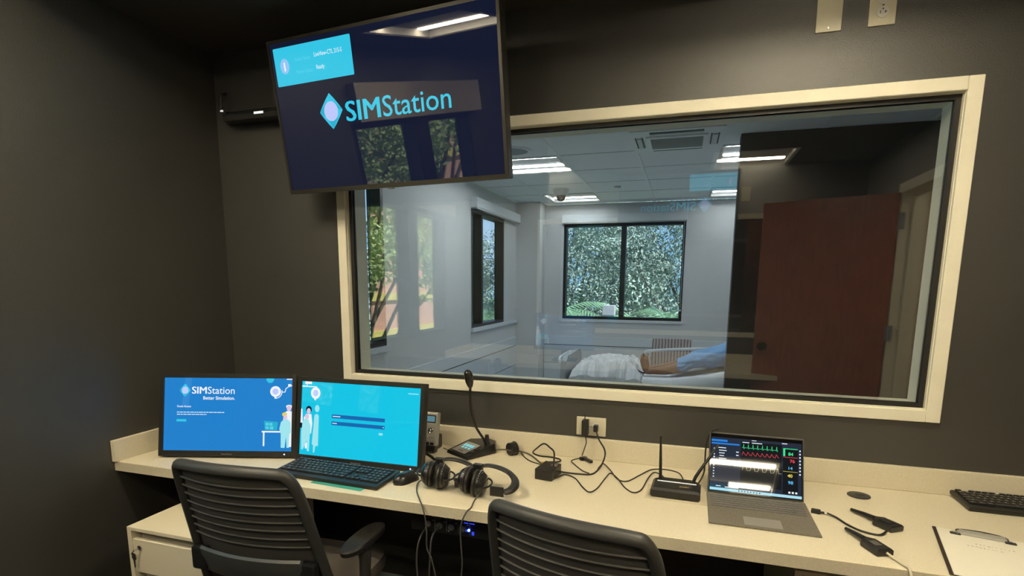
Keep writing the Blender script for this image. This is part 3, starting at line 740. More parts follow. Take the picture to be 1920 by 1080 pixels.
# ---- laptop tablet with attached cover keyboard
def laptop(name, label, pos, yaw):
    t = thing(name, label, 'laptop', pos, yaw)
    tilt = .447; M = panel_matrix((0, 0, .006), tilt); W_, H_ = .292, .205
    B(M).rbox(-W_/2, W_/2, 0, H_, -.010, .000, .003).build('tablet_body', mat('grey rubber case', (.055, .053, .05), .6), t)
    B(M).box(-W_/2+.004, W_/2-.004, .004, H_-.006, 0, .0008).build('glass_border', mat('black glass', (.004, .004, .004), .05, ior=1.6), t)
    s_ = B(M).box(-.139, .139, .0075, .187, .0008, .0014).build('screen', screen_mat('dark blue screen', (.018, .026, .045), 1, 1.75, .02), t)
    z = .0015; g = lambda n, c, k=1: screen_mat(n, c, k)
    flat('window_panel', g('near black ink', (.006, .008, .010)), s_, M, z, [('r', -.045, .080, .030, .178), ('r', .083, .128, .020, .168)])
    flat('top_bar', g('bright blue ink', (.02, .22, .75)), s_, M, z+.0004, [('r', -.139, -.088, .172, .179), ('r', -.139, -.050, .163, .168)])
    flat('taskbar', g('pale sky ink', (.42, .74, .86)), s_, M, z+.0004, [('r', -.139, .139, .0078, .0165)])
    flat('taskbar_icon', m_bezel, s_, M, z+.0008, [('r', -.05+.009*i, -.046+.009*i, .0105, .0135) for i in range(8)])
    gr = g('green ink', (.05, .75, .28)); rd = g('red ink', (.75, .06, .08)); bl = g('sky ink', (.12, .50, .85)); yl = g('yellow ink', (.85, .80, .08))
    p = []
    for i in range(8):
        x = -.042+.0145*i; p += [(x, .158), (x+.0035, .157), (x+.005, .170), (x+.0062, .154), (x+.0085, .158)]
    flat('pulse_trace', gr, s_, M, z+.0008, lines(p, .0011))
    p = []
    for i in range(8):
        x = -.042+.0145*i; p += [(x, .132), (x+.004, .144), (x+.008, .137), (x+.012, .133)]
    flat('pressure_trace', rd, s_, M, z+.0008, lines(p, .0011))
    p = []
    for i in range(5):
        x = -.040+.024*i; p += [(x, .082), (x+.004, .096), (x+.013, .097), (x+.015, .082), (x+.024, .082)]
    flat('breath_trace', g('grey yellow ink', (.45, .43, .22)), s_, M, z+.0008, lines(p, .001))
    flat('reading', gr, s_, M, z+.0008, [('t', '84', .099, .145, .015, .014, .03), ('r', .084, .090, .142, .168), ('r', .084, .127, .1655, .168)])
    flat('reading', rd, s_, M, z+.0008, [('t', '76', .104, .122, .015, .014, .03), ('r', .084, .127, .138, .1395)])
    flat('reading', bl, s_, M, z+.0008, [('t', '14', .100, .099, .012, .013, .02), ('t', '98', .099, .052, .015, .014, .02)])
    flat('reading', yl, s_, M, z+.0008, [('t', '40', .097, .074, .015, .014, .03), ('r', .084, .127, .0915, .0925)])
    ic = [('r', -.131, -.127, .145-.0095*i, .149-.0095*i) for i in range(11)]+[('r', .132, .136, .160-.011*i, .165-.011*i) for i in range(8)]
    ic += [('r', -.118, -.092, .150, .1525), ('r', -.114, -.090, .141, .1435), ('r', -.114, -.096, .132, .1345), ('r', -.112, -.098, .123, .1255), ('r', -.114, -.09, .114, .1165), ('r', -.06, -.052, .139, .142), ('r', -.06, -.052, .128, .131)]
    ic += [('r', -.012, .002, .183, .185), ('r', .08, .096, .1815, .184), ('r', -.041, -.02, .1745, .177), ('r', -.012, .02, .1745, .177), ('r', -.12, -.105, .021, .0235), ('r', -.092, -.05, .019, .022), ('r', .1, .106, .022, .028), ('r', .110, .116, .022, .028), ('r', .12, .126, .022, .028)]
    flat('screen_print', m_whiteink, s_, M, z+.0008, ic)
    kb_ = bpy.data.objects.new('cover_keyboard', None)
    K = B().rbox(-.148, .148, -.252, -.004, .0005, .0055, .0018).build('cover_keyboard', m_alcantara, t)
    B().box(-.050, .052, -.240, -.178, .0055, .0062).build('touchpad', m_touch, K)
    km = B().rbox(-.5, .5, -.5, .5, 0, 1, .06, 1).mesh('key'); km.materials.append(m_lkey)
    rows = [(14, .0120), (14, .0165), (14, .0165), (13, .0165), (12, .0165), (0, .0165)]
    y = -.018
    for r_, (n_, hh) in enumerate(rows):
        if n_: cells = [1.0]*n_
        if r_ == 1: cells = [1]*13+[1.6]
        if r_ == 2: cells = [1.5]+[1]*12+[1.3]
        if r_ == 3: cells = [1.8]+[1]*11+[1.9]
        if r_ == 4: cells = [2.3]+[1]*10+[2.4]
        if r_ == 5: cells = [1.2, 1, 1, 1.2, 6.2, 1.2, 1, 1, 1, 1]
        tot = sum(cells); x = -.138; u_ = .276/tot
        for c in cells:
            k = bpy.data.objects.new('key', km); COL.objects.link(k); k.parent = K
            k.location = (x+c*u_/2, y-hh/2, .0055); k.scale = (c*u_-.0025, hh-.0025, .0016); x += c*u_
        y -= hh+.0015 if r_ else hh+.002
        y += .0
    return t
laptop('laptop', 'tablet laptop with grey woven keyboard showing a patient monitor screen', (.252, -.252, DZ), -.010)

# ---- full-size keyboards
def keyboard(name, label, pos, yaw, W_=.445, D_=.155, with_light=True):
    t = thing(name, label, 'keyboard', pos, yaw)
    M = Matrix.Rotation(math.radians(3.2), 4, 'X')
    K = B(M).rbox(-W_/2, W_/2, -D_/2, D_/2, .004, .0175, .004).build('keyboard_case', m_bezel, t)
    b = B()
    for sx in (-.18, .18): b.box(sx-.02, sx+.02, D_/2-.03, D_/2-.015, .0, .012).box(sx-.02, sx+.02, -D_/2+.012, -D_/2+.02, .0, .006)
    b.each('foot', m_gasket, t)
    km = B().rbox(-.5, .5, -.5, .5, 0, 1, .12, 1).mesh('key'); km.materials.append(m_key)
    lm = B().box(-.16, .10, .02, .22, 1.0, 1.03).mesh('legend'); lm.materials.append(m_keymark)
    def key(x0, x1, y0, y1):
        k = bpy.data.objects.new('key', km); COL.objects.link(k); k.parent = K
        p = M @ Vector(((x0+x1)/2, (y0+y1)/2, .0172)); k.location = p; k.rotation_euler = (math.radians(3.2), 0, 0)
        k.scale = (x1-x0-.0028, y1-y0-.0028, .0052)
        l = bpy.data.objects.new('legend', lm); COL.objects.link(l); l.parent = k
        l.scale = (min(1, .016/(x1-x0)), 1, 1)
    u_ = .0186; X0 = -W_/2+.012; yt = D_/2-.012
    def row(y, hh, cells, x=X0):
        for c in cells:
            if c > 0: key(x, x+c*u_, y-hh, y)
            x += abs(c)*u_
    row(yt, .014, [1, -1, 1, 1, 1, 1, -.5, 1, 1, 1, 1, -.5, 1, 1, 1, 1]); y = yt-.018
    R_ = [[1]*13+[2], [1.5]+[1]*12+[1.5], [1.75]+[1]*11+[2.25], [2.25]+[1]*10+[2.75], [1.25, 1.25, 1.25, 6.25, 1.25, 1.25, 1.25, 1.25]]
    nav = [[1, 1, 1], [1, 1, 1], [], [-1, 1], [1, 1, 1]]; num = [[1, 1, 1, 1]]*3+[[1, 1, 1, 1]]+[[2, 1, 1]]
    for r_, n_, m_ in zip(R_, nav, num):
        row(y, .0186, r_); row(y, .0186, n_, X0+15.25*u_); row(y, .0186, m_, X0+18.5*u_); y -= .0192
    row(yt, .014, [1, 1, 1], X0+15.25*u_); row(yt, .014, [1, 1, 1, 1], X0+18.5*u_)
    return t
keyboard('keyboard', 'black full-size keyboard in front of the cyan monitor', (-1.172, -.497, DZ), -.045)
keyboard('keyboard', 'black keyboard cut by the right edge, against the backsplash', (1.10, -.078, DZ), 0.0)
t = thing('paper_card', 'teal card sticking out from under the keyboard', 'card', (-1.105, -.575, DZ), -.07)
B().rbox(-.105, .105, -.022, .06, .0002, .0014, .0005, 1).build('card_sheet', m_teal, t)

# ---- mouse
t = thing('computer_mouse', 'black wireless mouse right of the keyboard', 'mouse', (-.903, -.470, DZ), math.radians(-22))
rings = []
for i in range(11):
    v = i/10; yy = -.052+.104*v; w_ = .0295*math.sqrt(max(.02, 1-(2*v-1)**4))*(1 if v < .5 else .94); h_ = .036*math.sqrt(max(.02, 1-abs(2*v-.9)**2.4 if v < .95 else .08))
    rings.append([(w_*math.cos(a), yy, max(0, h_*math.sin(a)) if a <= PI+.01 else 0) for a in [PI*k/12 for k in range(13)]]+[(-w_*.5, yy, 0), (w_*.5, yy, 0)])
B().loft(rings).build('mouse_shell', m_plastic_s, t, True)
B().rbox(-.005, .005, .012, .034, .026, .0345, .003).build('scroll_wheel', m_grey_plastic, t)

# ---- desk phone behind the monitor
t = thing('desk_phone', 'silver and black desk phone partly behind the cyan monitor', 'telephone', (-.998, -.150, DZ), .0)
P = panel_matrix((0, 0, .0), .22); m_silver = mat('silver plastic', (.42, .41, .37), .35, metal=.3)
B(P).rbox(-.085, .055, .030, .168, -.030, .0, .006).build('upper_body', m_silver, t)
B(P).rbox(-.085, .053, .0, .032, -.030, .004, .006).build('lower_body', m_plastic_s, t)
B(P).box(-.060, .047, .125, .156, 0, .0015).build('display_frame', m_bezel, t)
B(P).box(-.056, .043, .129, .152, .0015, .002).build('display', screen_mat('phone lcd', (.10, .22, .26)), t)
B(P).lathe([(0, 0), (.012, 0), (.012, .003), (.009, .005), (.0045, .003), (0, .005)], (.028, .092, 0), 22).build('navigation_key', m_chrome, t, True)
for i in range(3):
    for j in range(2): B(P).rbox(.010+.020*j, .025+.020*j, .036+.014*i-.002, .044+.014*i, 0, .0035, .0015).build('phone_key', m_silver if i else m_plastic, t)
B(P).rbox(-.082, -.045, .0, .17, .0, .030, .010).build('handset', m_plastic_s, t)
B().rbox(-.075, .045, .02, .10, 0, .06, .01).build('stand', m_plastic, t)

# ---- gooseneck paging microphone
t = thing('desk_microphone', 'black gooseneck microphone on a wedge base with a small display', 'microphone', (-.800, -.085, DZ), math.radians(-31))
pb = [(-.070, -.085), (.070, -.085), (.070, .062), (.055, .080), (-.055, .080), (-.070, .062)]
bb_ = B(); lo = [(x, y, 0.002) for x, y in pb]; hi = [(x*.94, y*.96, .014+(y+.085)*.20) for x, y in pb]
bb_.loft([lo, hi]); bb_.build('base', m_plastic_s, t)
ti = math.atan(.20)
Pm = Matrix.Translation((0, -.085, .0145)) @ Matrix.Rotation(ti, 4, 'X')
B(Pm).rbox(-.050, .036, .012, .098, .0, .0022, .001, 1).build('display_panel', mat('grey display plate', (.30, .29, .27), .3), t)
flat('display_print', screen_mat('display cyan', (.18, .62, .72)), t, Pm, .0022, [('r', -.038+.016*i, -.026+.016*i, .062, .080) for i in range(4)]+[('r', -.030+.020*i, -.018+.020*i, .046, .056) for i in range(3)])
flat('display_print', m_bezel, t, Pm, .0022, [('r', -.020, .010, .022, .026)])
B(Pm).rbox(.044, .058, .060, .075, 0, .003, .001).rbox(.044, .058, .035, .05, 0, .003, .001).each('button', m_grey_plastic, t)
def wl(p, t_):   # world to local of an unrotated-in-xy thing
    return t_inv(t_) @ Vector(p)
def t_inv(t_): return (Matrix.Translation(t_.location) @ t_.rotation_euler.to_matrix().to_4x4()).inverted()
nk = [(-.752, -.064, .772), (-.757, -.08, .80), (-.783, -.100, .855), (-.795, -.118, .920), (-.794, -.132, .985), (-.790, -.140, 1.030)]
B().cyl(tuple(t_inv(t) @ Vector((-.750, -.060, .768))), .013, .045, 16, r2=.008).build('neck_socket', m_plastic, t, True)
B().tube([tuple(t_inv(t) @ Vector(p)) for p in nk], .0052, 10).build('gooseneck', m_plastic, t, True)
hd = [(-.790, -.140, 1.024), (-.790, -.143, 1.034), (-.791, -.147, 1.050), (-.793, -.152, 1.072), (-.795, -.156, 1.088), (-.796, -.158, 1.096)]
B().tube([tuple(t_inv(t) @ Vector(p)) for p in hd], .01, 16, rs=[.007, .012, .0165, .0180, .0150, .005]).build('microphone_head', m_plastic_s, t, True)

# ---- headphones
def headphones(label, pos, yaw, k=1.0):
    t = thing('headphones', label, 'headphones', pos, yaw)
    for i, (cx, cy, ax, zt) in enumerate(((-.006, .006, 4, .0), (.006, -.006, 10, .0))):
        E_ = Matrix.Translation((cx, cy, .0445)) @ Matrix.Rotation(math.radians(ax), 4, 'Z') @ Matrix.Rotation(math.radians(6), 4, 'Y')
        s_ = 1 if i else -1
        cup = B(E_).lathe([(0, 0), (.038, 0), (.0435, .004), (.0445, .010), (.041, .0135), (.0435, .016), (.043, .019)] if s_ > 0 else [(0, 0), (.038, 0), (.0435, -.004), (.0445, -.010), (.041, -.0135), (.0435, -.016), (.043, -.019)], n=32, axis='x').build('ear_cushion', m_leather, t, True)
        pr = [(.043, .019), (.043, .024), (.039, .026), (.039, .029), (.037, .030), (.035, .034), (.030, .040), (.026, .042), (0, .043)]
        if s_ < 0: pr = [(a, -b_) for a, b_ in pr]
        B(E_).lathe(pr, n=32, axis='x').build('ear_cup', m_plastic_s, t, True)
        rb = B(E_)
        for q in range(9):
            a = math.radians(60+q*11); rb.cbox((s_*.0215, .0435*math.cos(a), .0435*math.sin(a)), (.0022, .003, .003))
        rb.build('cup_lettering', mat('grey print', (.35, .34, .31), .5), cup)
        yk = [(s_*.031, .046*math.cos(a), .046*math.sin(a)) for a in [math.radians(g_) for g_ in range(-95, 100, 20)]]
        if s_ > 0: yk = [(s_*.031+.012*math.cos(math.radians(g_)), .050*math.sin(math.radians(g_))*-1, .0) for g_ in range(-90, 91, 20)]
        yk = [(s_*.030+.030*math.sin(math.radians(g_))*s_, -.046*math.cos(math.radians(g_)), .004) for g_ in range(0, 181, 18)]
        B(E_).tube(yk, .0032, 8).build('yoke', m_plastic, t, True)
    B().rbox(.072, .118, -.040, -.034, .018, .050, .002, M=Matrix.Rotation(.12, 4, 'Z')).build('slider', m_plastic, t)
    bandp = [(-.004, .050, .078), (.018, .076, .078), (.052, .092, .070), (.090, .088, .060), (.122, .064, .050), (.138, .030, .042), (.136, -.004, .036), (.122, -.022, .034)]
    B().tube(bandp, .0125, 12, flat=.5, rs=[.008, .0125, .0145, .015, .015, .0145, .0130, .010]).build('headband', m_leather, t, True)
    B().rbox(-.020, .012, .036, .056, .066, .090, .003).build('slider', m_plastic, t)
    return t
headphones('black over-ear headphones nearest the mouse, cups together', (-.778, -.490, DZ), math.radians(4))
headphones('black over-ear headphones between the first pair and the right chair', (-.636, -.508, DZ), math.radians(-6))

# ---- wall plates and plugs
def plate(name, label, x, z, w_, h_, cat='outlet', y=0.0, duplex=True, face=-1, horiz=False):
    t = thing(name, label, cat, (x, y, z), 0 if face < 0 else PI)
    B().rbox(-w_/2, w_/2, -.006, 0, -h_/2, h_/2, .0025).build('cover_plate', m_ivory, t)
    if duplex:
        for s_ in (-1, 1):
            cx_, cz_ = (s_*.0195, 0) if horiz else (0, s_*.0195)
            f_ = B().lathe([(0, -.006), (.0168, -.006), (.0168, -.0085), (0, -.0085)], (cx_, 0, cz_), 24, axis='y').build('socket_face', m_white, t)
            b = B()
            if horiz: b.box(cx_-.004, cx_+.004, -.0092, -.0084, .005, .007).box(cx_-.004, cx_+.004, -.0092, -.0084, -.007, -.005).cyl((cx_+.009, -.0092, 0), .002, .001, 8, axis='y')
            else: b.box(-.0075, -.0055, -.0092, -.0084, cz_-.0045, cz_+.0035).box(.0055, .0075, -.0092, -.0084, cz_-.0045, cz_+.0035).box(.0055, .0115, -.0092, -.0084, cz_-.0012, cz_+.0008).cyl((0, -.0092, cz_+.0085), .0024, .001, 8, axis='y')
            b.each('socket_slot', m_gasket, f_)
        B().lathe([(0, -.006), (.003, -.006), (.003, -.0075), (0, -.0075)], (0, 0, 0), 10, axis='y').each('screw', m_chrome, t)
    else:
        b = B()
        for s_ in (-1, 1): b.lathe([(0, -.006), (.0032, -.006), (.0032, -.0072), (0, -.0072)], (0, 0, s_*.048), 10, axis='y')
        b.each('screw', m_steel, t)
    return t
plate('wall_outlet', 'horizontal cream outlet plate on the wall above the backsplash, plugs in it', -.329, .8705, .117, .075, horiz=True)
plate('wall_outlet', 'cream duplex outlet high on the wall at the top right', .540, 2.292, .074, .116)
plate('blank_plate', 'blank cream wall plate high on the wall, left of the duplex outlet', .392, 2.292, .074, .118, cat='wall plate', duplex=False)
plate('wall_outlet', 'cream outlet high on the opposite wall beside its screen', .45, 2.20, .074, .116, y=YB, face=1)
t = thing('power_adapter', 'tall black power adapter covering the left socket of the low outlet', 'power adapter', (-.348, -.007, .875))
B().rbox(-.0135, .0135, -.036, -.003, -.034, .028, .005).build('adapter_body', m_plastic_s, t)
B().tube([(0, -.034, .028), (0, -.036, .045), (0, -.038, .052)], .0022, 6).build('cable_tie', m_plastic, t)
t = thing('power_plug', 'small black plug in the right socket of the low outlet', 'plug', (-.307, -.007, .8705))
B().rbox(-.009, .009, -.030, -.003, -.014, .013, .004).build('plug_body', m_plastic_s, t)

# ---- small boxes, router, dongles
t = thing('converter_box', 'small black cube-like converter box at the middle of the desk', 'converter box', (-.436, -.262, DZ), math.radians(-9))
B().rbox(-.036, .030, -.050, .044, .0, .040, .004).build('box_shell', m_plastic, t)
B().box(.004, .024, .005, .025, .040, .0405).build('sticker', mat('pink grey sticker', (.32, .22, .22), .5), t)
B().box(-.012, .0, -.0506, -.0495, .012, .022).box(.006, .018, -.0506, -.0495, .012, .022).each('port', m_gasket, t)
t = thing('router', 'black router with two upright antennas left of the laptop', 'router', (.005, -.295, DZ), -.04)
b = B(); lo = [(-.078, -.055), (.078, -.055), (.078, .045), (.055, .065), (-.055, .065), (-.078, .045)]
b.loft([[(x*.93, y*.95, .002) for x, y in lo], [(x, y, .009) for x, y in lo], [(x, y, .026) for x, y in lo], [(x*.90, y*.90, .034) for x, y in lo]]); b.build('router_body', m_plastic, t)
B().rbox(-.062, .064, .004, .010, .0335, .0355, .0008, 1, M=Matrix.Translation((0, .010, 0))).build('light_strip', mat('white strip', (.75, .75, .72), .3, emit=(.5, .5, .48), emit_s=.8), t)
B().box(.012, .018, -.022, -.014, .034, .0345).box(.020, .026, -.022, -.014, .034, .0345).box(.028, .034, -.022, -.013, .034, .0345).box(.036, .040, -.022, -.016, .034, .0345).each('gold_mark', m_gold, t)
for x, dx, dy, H_ in ((-.055, -.006, .01, .150), (.052, .075, .03, .135)):
    a = B().tube([(x, .050, .028), (x+dx*.1, .052, .05), (x+dx*.35, .05+dy*.4, .028+H_*.4), (x+dx, .05+dy, .028+H_)], .006, 10, rs=[.0075, .0075, .0068, .0045], smooth=False, flat=.75).build('antenna', m_plastic, t, True)
t = thing('paper_slip', 'faint cream paper slip under the router', 'paper', (.03, -.29, DZ), -.03)
B().box(-.12, .10, -.075, .06, .0002, .0008).build('slip_sheet', mat('cream slip', (.66, .58, .42), .6), t)
def dongle(label, c, yaw, stick, L=.058, W_=.040, H_=.020, badge=False):
    t = thing('adapter_dongle', label, 'adapter', (c[0], c[1], DZ), yaw)
    pts = [(-L*.5, 0), (-L*.28, W_*.5), (L*.5, W_*.5), (L*.5, -W_*.5), (-L*.28, -W_*.5)][::-1]
    B().loft([[(x*.96, y*.92, .001) for x, y in pts], [(x, y, .005) for x, y in pts], [(x, y, H_-.004) for x, y in pts], [(x*.9, y*.82, H_) for x, y in pts]]).build('dongle_body', m_plastic, t)
    B().tube([(-L*.45, 0, .012), (-L*.5-stick*.4, 0, .011), (-L*.5-stick, 0, .008)], .0055, 8, smooth=False, rs=[.0085, .007, .0048]).build('antenna', m_plastic, t, True)
    if badge: B().box(-.010, .016, -.010, .010, H_, H_+.0006).build('badge', mat('grey badge', (.12, .11, .10), .5), t)
    else: B().rbox(-.012, .020, -.012, .012, H_-.001, H_+.0015, .001).build('badge', m_plastic_s, t)
    return t
dongle('small black wireless dongle nearer the grommet cap, antenna pointing back left', (.588, -.368), math.radians(-56), .075, L=.075, W_=.046)
dongle('black dongle with a grey badge and white cord, nearer the desk edge', (.513, -.535), math.radians(-68), .070, L=.080, W_=.044, badge=True)
t = thing('usb_plug', 'black plug with a white sleeve lying right of the laptop', 'plug', (.425, -.322, DZ), math.radians(-14))
B().rbox(-.020, .006, -.009, .009, .0, .012, .003).build('plug_body', m_plastic_s, t)
B().cyl((.006, 0, .006), .0035, .010, 10, axis='x').build('plug_neck', m_plastic, t)
B().cyl((.016, 0, .006), .0036, .010, 10, axis='x').build('sleeve', m_white, t)

# ---- cables
def cable(label, pts, r, m, cat='cable', group=None):
    b = B().tube(pts, r, 8); o_ = b.build('cable', m, None, True); return tag(o_, label, cat, group)
cable('grey green cable from the desk microphone through the standing grommet', [(-.722, -.063, .752), (-.678, -.052, .755), (-.640, -.080, .762), (-.610, -.045, .752), (-.564, -.053, .7435), (-.498, -.137, .7432), (-.477, -.143, .7435)], .0032, m_gcord)
cable('thin black cable looping beside the standing grommet', [(-.606, -.040, .744), (-.58, -.085, .743), (-.545, -.125, .743), (-.50, -.150, .743), (-.475, -.150, .7435)], .0022, m_cord)
cable('black cable rising in a loop above the converter box', [(-.421, -.262, .782), (-.428, -.22, .80), (-.437, -.19, .812), (-.455, -.17, .818), (-.49, -.13, .82), (-.530, -.09, .785), (-.556, -.045, .752), (-.528, -.050, .7435), (-.477, -.052, .7435), (-.438, -.070, .7435), (-.437, -.100, .7435), (-.478, -.130, .748), (-.462, -.205, .775), (-.455, -.228, .783)], .0032, m_cord)
tag(B().tube([(-.495, -.140, .747), (-.475, -.145, .749), (-.455, -.140, .747)], .0055, 8, flat=.6).build('cable_tie', m_orange, None, True), 'orange tie round the cables behind the converter box', 'cable tie')
cable('thick black cord curving from the low outlet down to the converter box', [(-.305, -.030, .862), (-.289, -.055, .834), (-.268, -.062, .804), (-.262, -.068, .779), (-.267, -.105, .755), (-.278, -.156, .7435), (-.294, -.202, .7435), (-.337, -.213, .7435), (-.384, -.226, .748), (-.408, -.230, .752)], .0032, m_cord)
cable('thin cord hanging from the black adapter to the cable clip', [(-.346, -.036, .842), (-.340, -.045, .816), (-.345, -.052, .793), (-.354, -.052, .762)], .0022, m_cord)
t = thing('cable_clip', 'black cable clip lying on the desk below the low outlet', 'cable clip', (-.335, -.055, DZ), math.radians(-44))
B().rbox(-.022, .034, -.0055, .0055, .004, .015, .002).build('clip_bar', m_plastic, t)
B().rbox(-.030, -.014, -.014, .014, .001, .014, .002).build('clip_head', m_plastic, t)
cable('thin cord bending from the cable clip to the desk middle', [(-.356, -.042, .750), (-.392, -.067, .7432), (-.370, -.114, .7432), (-.331, -.172, .7432), (-.301, -.204, .747)], .0022, m_cord)
cable('thin black cable waving from the converter box to the router, lower of two', [(-.405, -.289, .748), (-.384, -.236, .7435), (-.342, -.259, .743), (-.302, -.334, .743), (-.271, -.375, .743), (-.251, -.333, .743), (-.239, -.231, .743), (-.227, -.167, .743), (-.195, -.222, .746), (-.161, -.298, .743), (-.129, -.333, .743), (-.106, -.295, .743), (-.092, -.176, .743), (-.075, -.117, .746), (-.048, -.126, .743), (-.028, -.185, .745), (-.020, -.225, .755)], .0022, m_cord)
cable('thin black cable waving to the back of the router, upper of two', [(-.279, -.129, .743), (-.268, -.066, .743), (-.232, -.139, .746), (-.197, -.217, .743), (-.162, -.233, .743), (-.122, -.151, .743), (-.085, -.077, .743), (-.035, -.060, .743), (.011, -.082, .743), (.027, -.142, .743), (.028, -.225, .755)], .0022, m_cord)
cable('black cable from the router up behind the laptop edge', [(.060, -.225, .757), (.080, -.171, .744), (.096, -.150, .774), (.098, -.145, .813), (.098, -.145, .862), (.103, -.150, .902), (.115, -.165, .934), (.135, -.185, .947)], .0028, m_cord)
cable('headphone cord hanging from the left pair over the desk edge', [(-.825, -.470, .762), (-.850, -.482, .7455), (-.822, -.548, .7435), (-.775, -.618, .7435), (-.757, -.640, .738), (-.743, -.648, .704), (-.737, -.650, .656), (-.737, -.650, .603), (-.718, -.655, .566), (-.700, -.655, .480), (-.69, -.655, .40)], .0024, m_hcord)
cable('headphone cord hanging from the right pair over the desk edge', [(-.598, -.540, .765), (-.605, -.578, .746), (-.598, -.620, .7435), (-.606, -.640, .736), (-.617, -.648, .708), (-.622, -.650, .677), (-.619, -.652, .621), (-.616, -.652, .569), (-.622, -.652, .480), (-.60, -.65, .40)], .0024, m_hcord)
cable('left cord hanging from the audio box under the desk', [(-.784, -.555, .622), (-.781, -.590, .62), (-.785, -.615, .594), (-.790, -.620, .537), (-.786, -.620, .45), (-.78, -.62, .36)], .0028, m_hcord)
cable('right cord hanging from the audio box under the desk', [(-.737, -.555, .633), (-.739, -.590, .628), (-.739, -.615, .61), (-.742, -.620, .545), (-.748, -.620, .45), (-.745, -.62, .36)], .0028, m_hcord)
cable('black cable curving from the plug to the nearer dongle', [(.447, -.328, .747), (.468, -.345, .7435), (.487, -.393, .7435), (.515, -.428, .7435), (.552, -.440, .7435), (.578, -.415, .747)], .0030, m_cord)
cable('white cord running from the badge dongle off the desk edge', [(.530, -.572, .752), (.545, -.585, .7445), (.556, -.615, .7445), (.562, -.634, .742), (.566, -.648, .70), (.57, -.65, .60), (.58, -.64, .48)], .0032, m_whitecord)
cable('thick black lead curling out from the right side of the cyan monitor', [(-.935, -.255, .775), (-.905, -.262, .765), (-.880, -.275, .752), (-.872, -.310, .747), (-.895, -.345, .746)], .0055, m_cord)
cable('black phone lead along the backsplash to the desk microphone', [(-.925, -.110, .755), (-.90, -.10, .7435), (-.87, -.085, .7435), (-.855, -.075, .7435)], .0022, m_cord)

# ---- audio box under the desk
t = thing('audio_interface', 'black audio box with knobs and a blue light hung under the desk', 'audio interface', (-.70, -.44, .645))
B().rbox(-.150, .150, -.10, .10, -.045, .045, .003).build('case', m_plastic, t)
for i in range(4):
    x = -.085+.042*i
    B().lathe([(.010, 0), (.010, -.010), (.008, -.012), (0, -.012)], (x, -.10, .016), 18, axis='y').build('knob', m_grey_plastic, t, True)
    B().lathe([(.011, 0), (.011, -.004), (.006, -.004), (.006, -.001), (0, -.001)], (x, -.10, -.016), 18, axis='y').build('jack', m_steel, t, True)
b = B()
for i in range(4):
    x = -.085+.042*i; b.box(x+.014, x+.022, -.1012, -.1, .012, .014).box(x+.014, x+.022, -.1012, -.1, -.002, 0).box(x-.006, x+.006, -.1012, -.1, .033, .035).box(x+.0245, x+.0253, -.1012, -.1, -.035, .035).box(x-.012, x-.007, -.1012, -.1, -.034, -.028)
b.build('panel_print', m_keymark, t)
B().cyl((.062, -.103, -.018), .0042, .003, 12, axis='y').build('blue_light', emit_mat('blue led', (.02, .05, 1.0), 60.0), t)
b = B().box(.045, .060, -.1012, -.1, .004, .007).box(.064, .082, -.1012, -.1, .004, .007).box(.072, .080, -.1012, -.1, -.034, -.022).box(.05, .056, -.1012, -.1, -.024, -.018)
b.each('blue_print', mat('blue lit print', (.02, .03, .3), .4, emit=(.02, .04, .6), emit_s=1.5), t)

# ---- clipboard
t = thing('clipboard', 'dark clipboard with a white sheet at the lower right corner of the desk', 'clipboard', (.792, -.502, DZ), math.radians(-13.5))
B().rbox(-.112, .125, -.155, .158, .0005, .0035, .001, 1).build('board', mat('dark brown board', (.035, .022, .015), .5), t)
B().box(-.104, .125, -.155, .152, .0036, .0052).build('paper_sheet', m_paper, t)
c = B().rbox(-.070, .060, .122, .138, .006, .0085, .001, 1).box(-.055, .045, .137, .1385, .0035, .016).build('clip', mat('satin nickel', (.55, .54, .50), .55, metal=.6), t)
B().tube([(-.058, .118, .0075), (-.058, .146, .010), (-.02, .150, .013), (.01, .150, .013), (.048, .146, .010), (.048, .118, .0075)], .0022, 8).build('clip_wire', m_chrome, c, True)
B().rbox(-.076, -.052, .116, .128, .0055, .009, .001, 1).rbox(.042, .066, .116, .128, .0055, .009, .001, 1).each('clip_pad', m_plastic, c)
b = B(); random.seed(11)
for r_, (xs, xe, yy) in enumerate(((-.028, .050, .070), (-.048, .028, .050))):
    x = xs
    while x < xe:
        b.box(x, x+random.uniform(.002, .006), yy-.012*0+random.uniform(-.002, .002), yy+random.uniform(.003, .006), .0052, .0054); x += .0085
b.build('pencil_writing', m_ink, t)

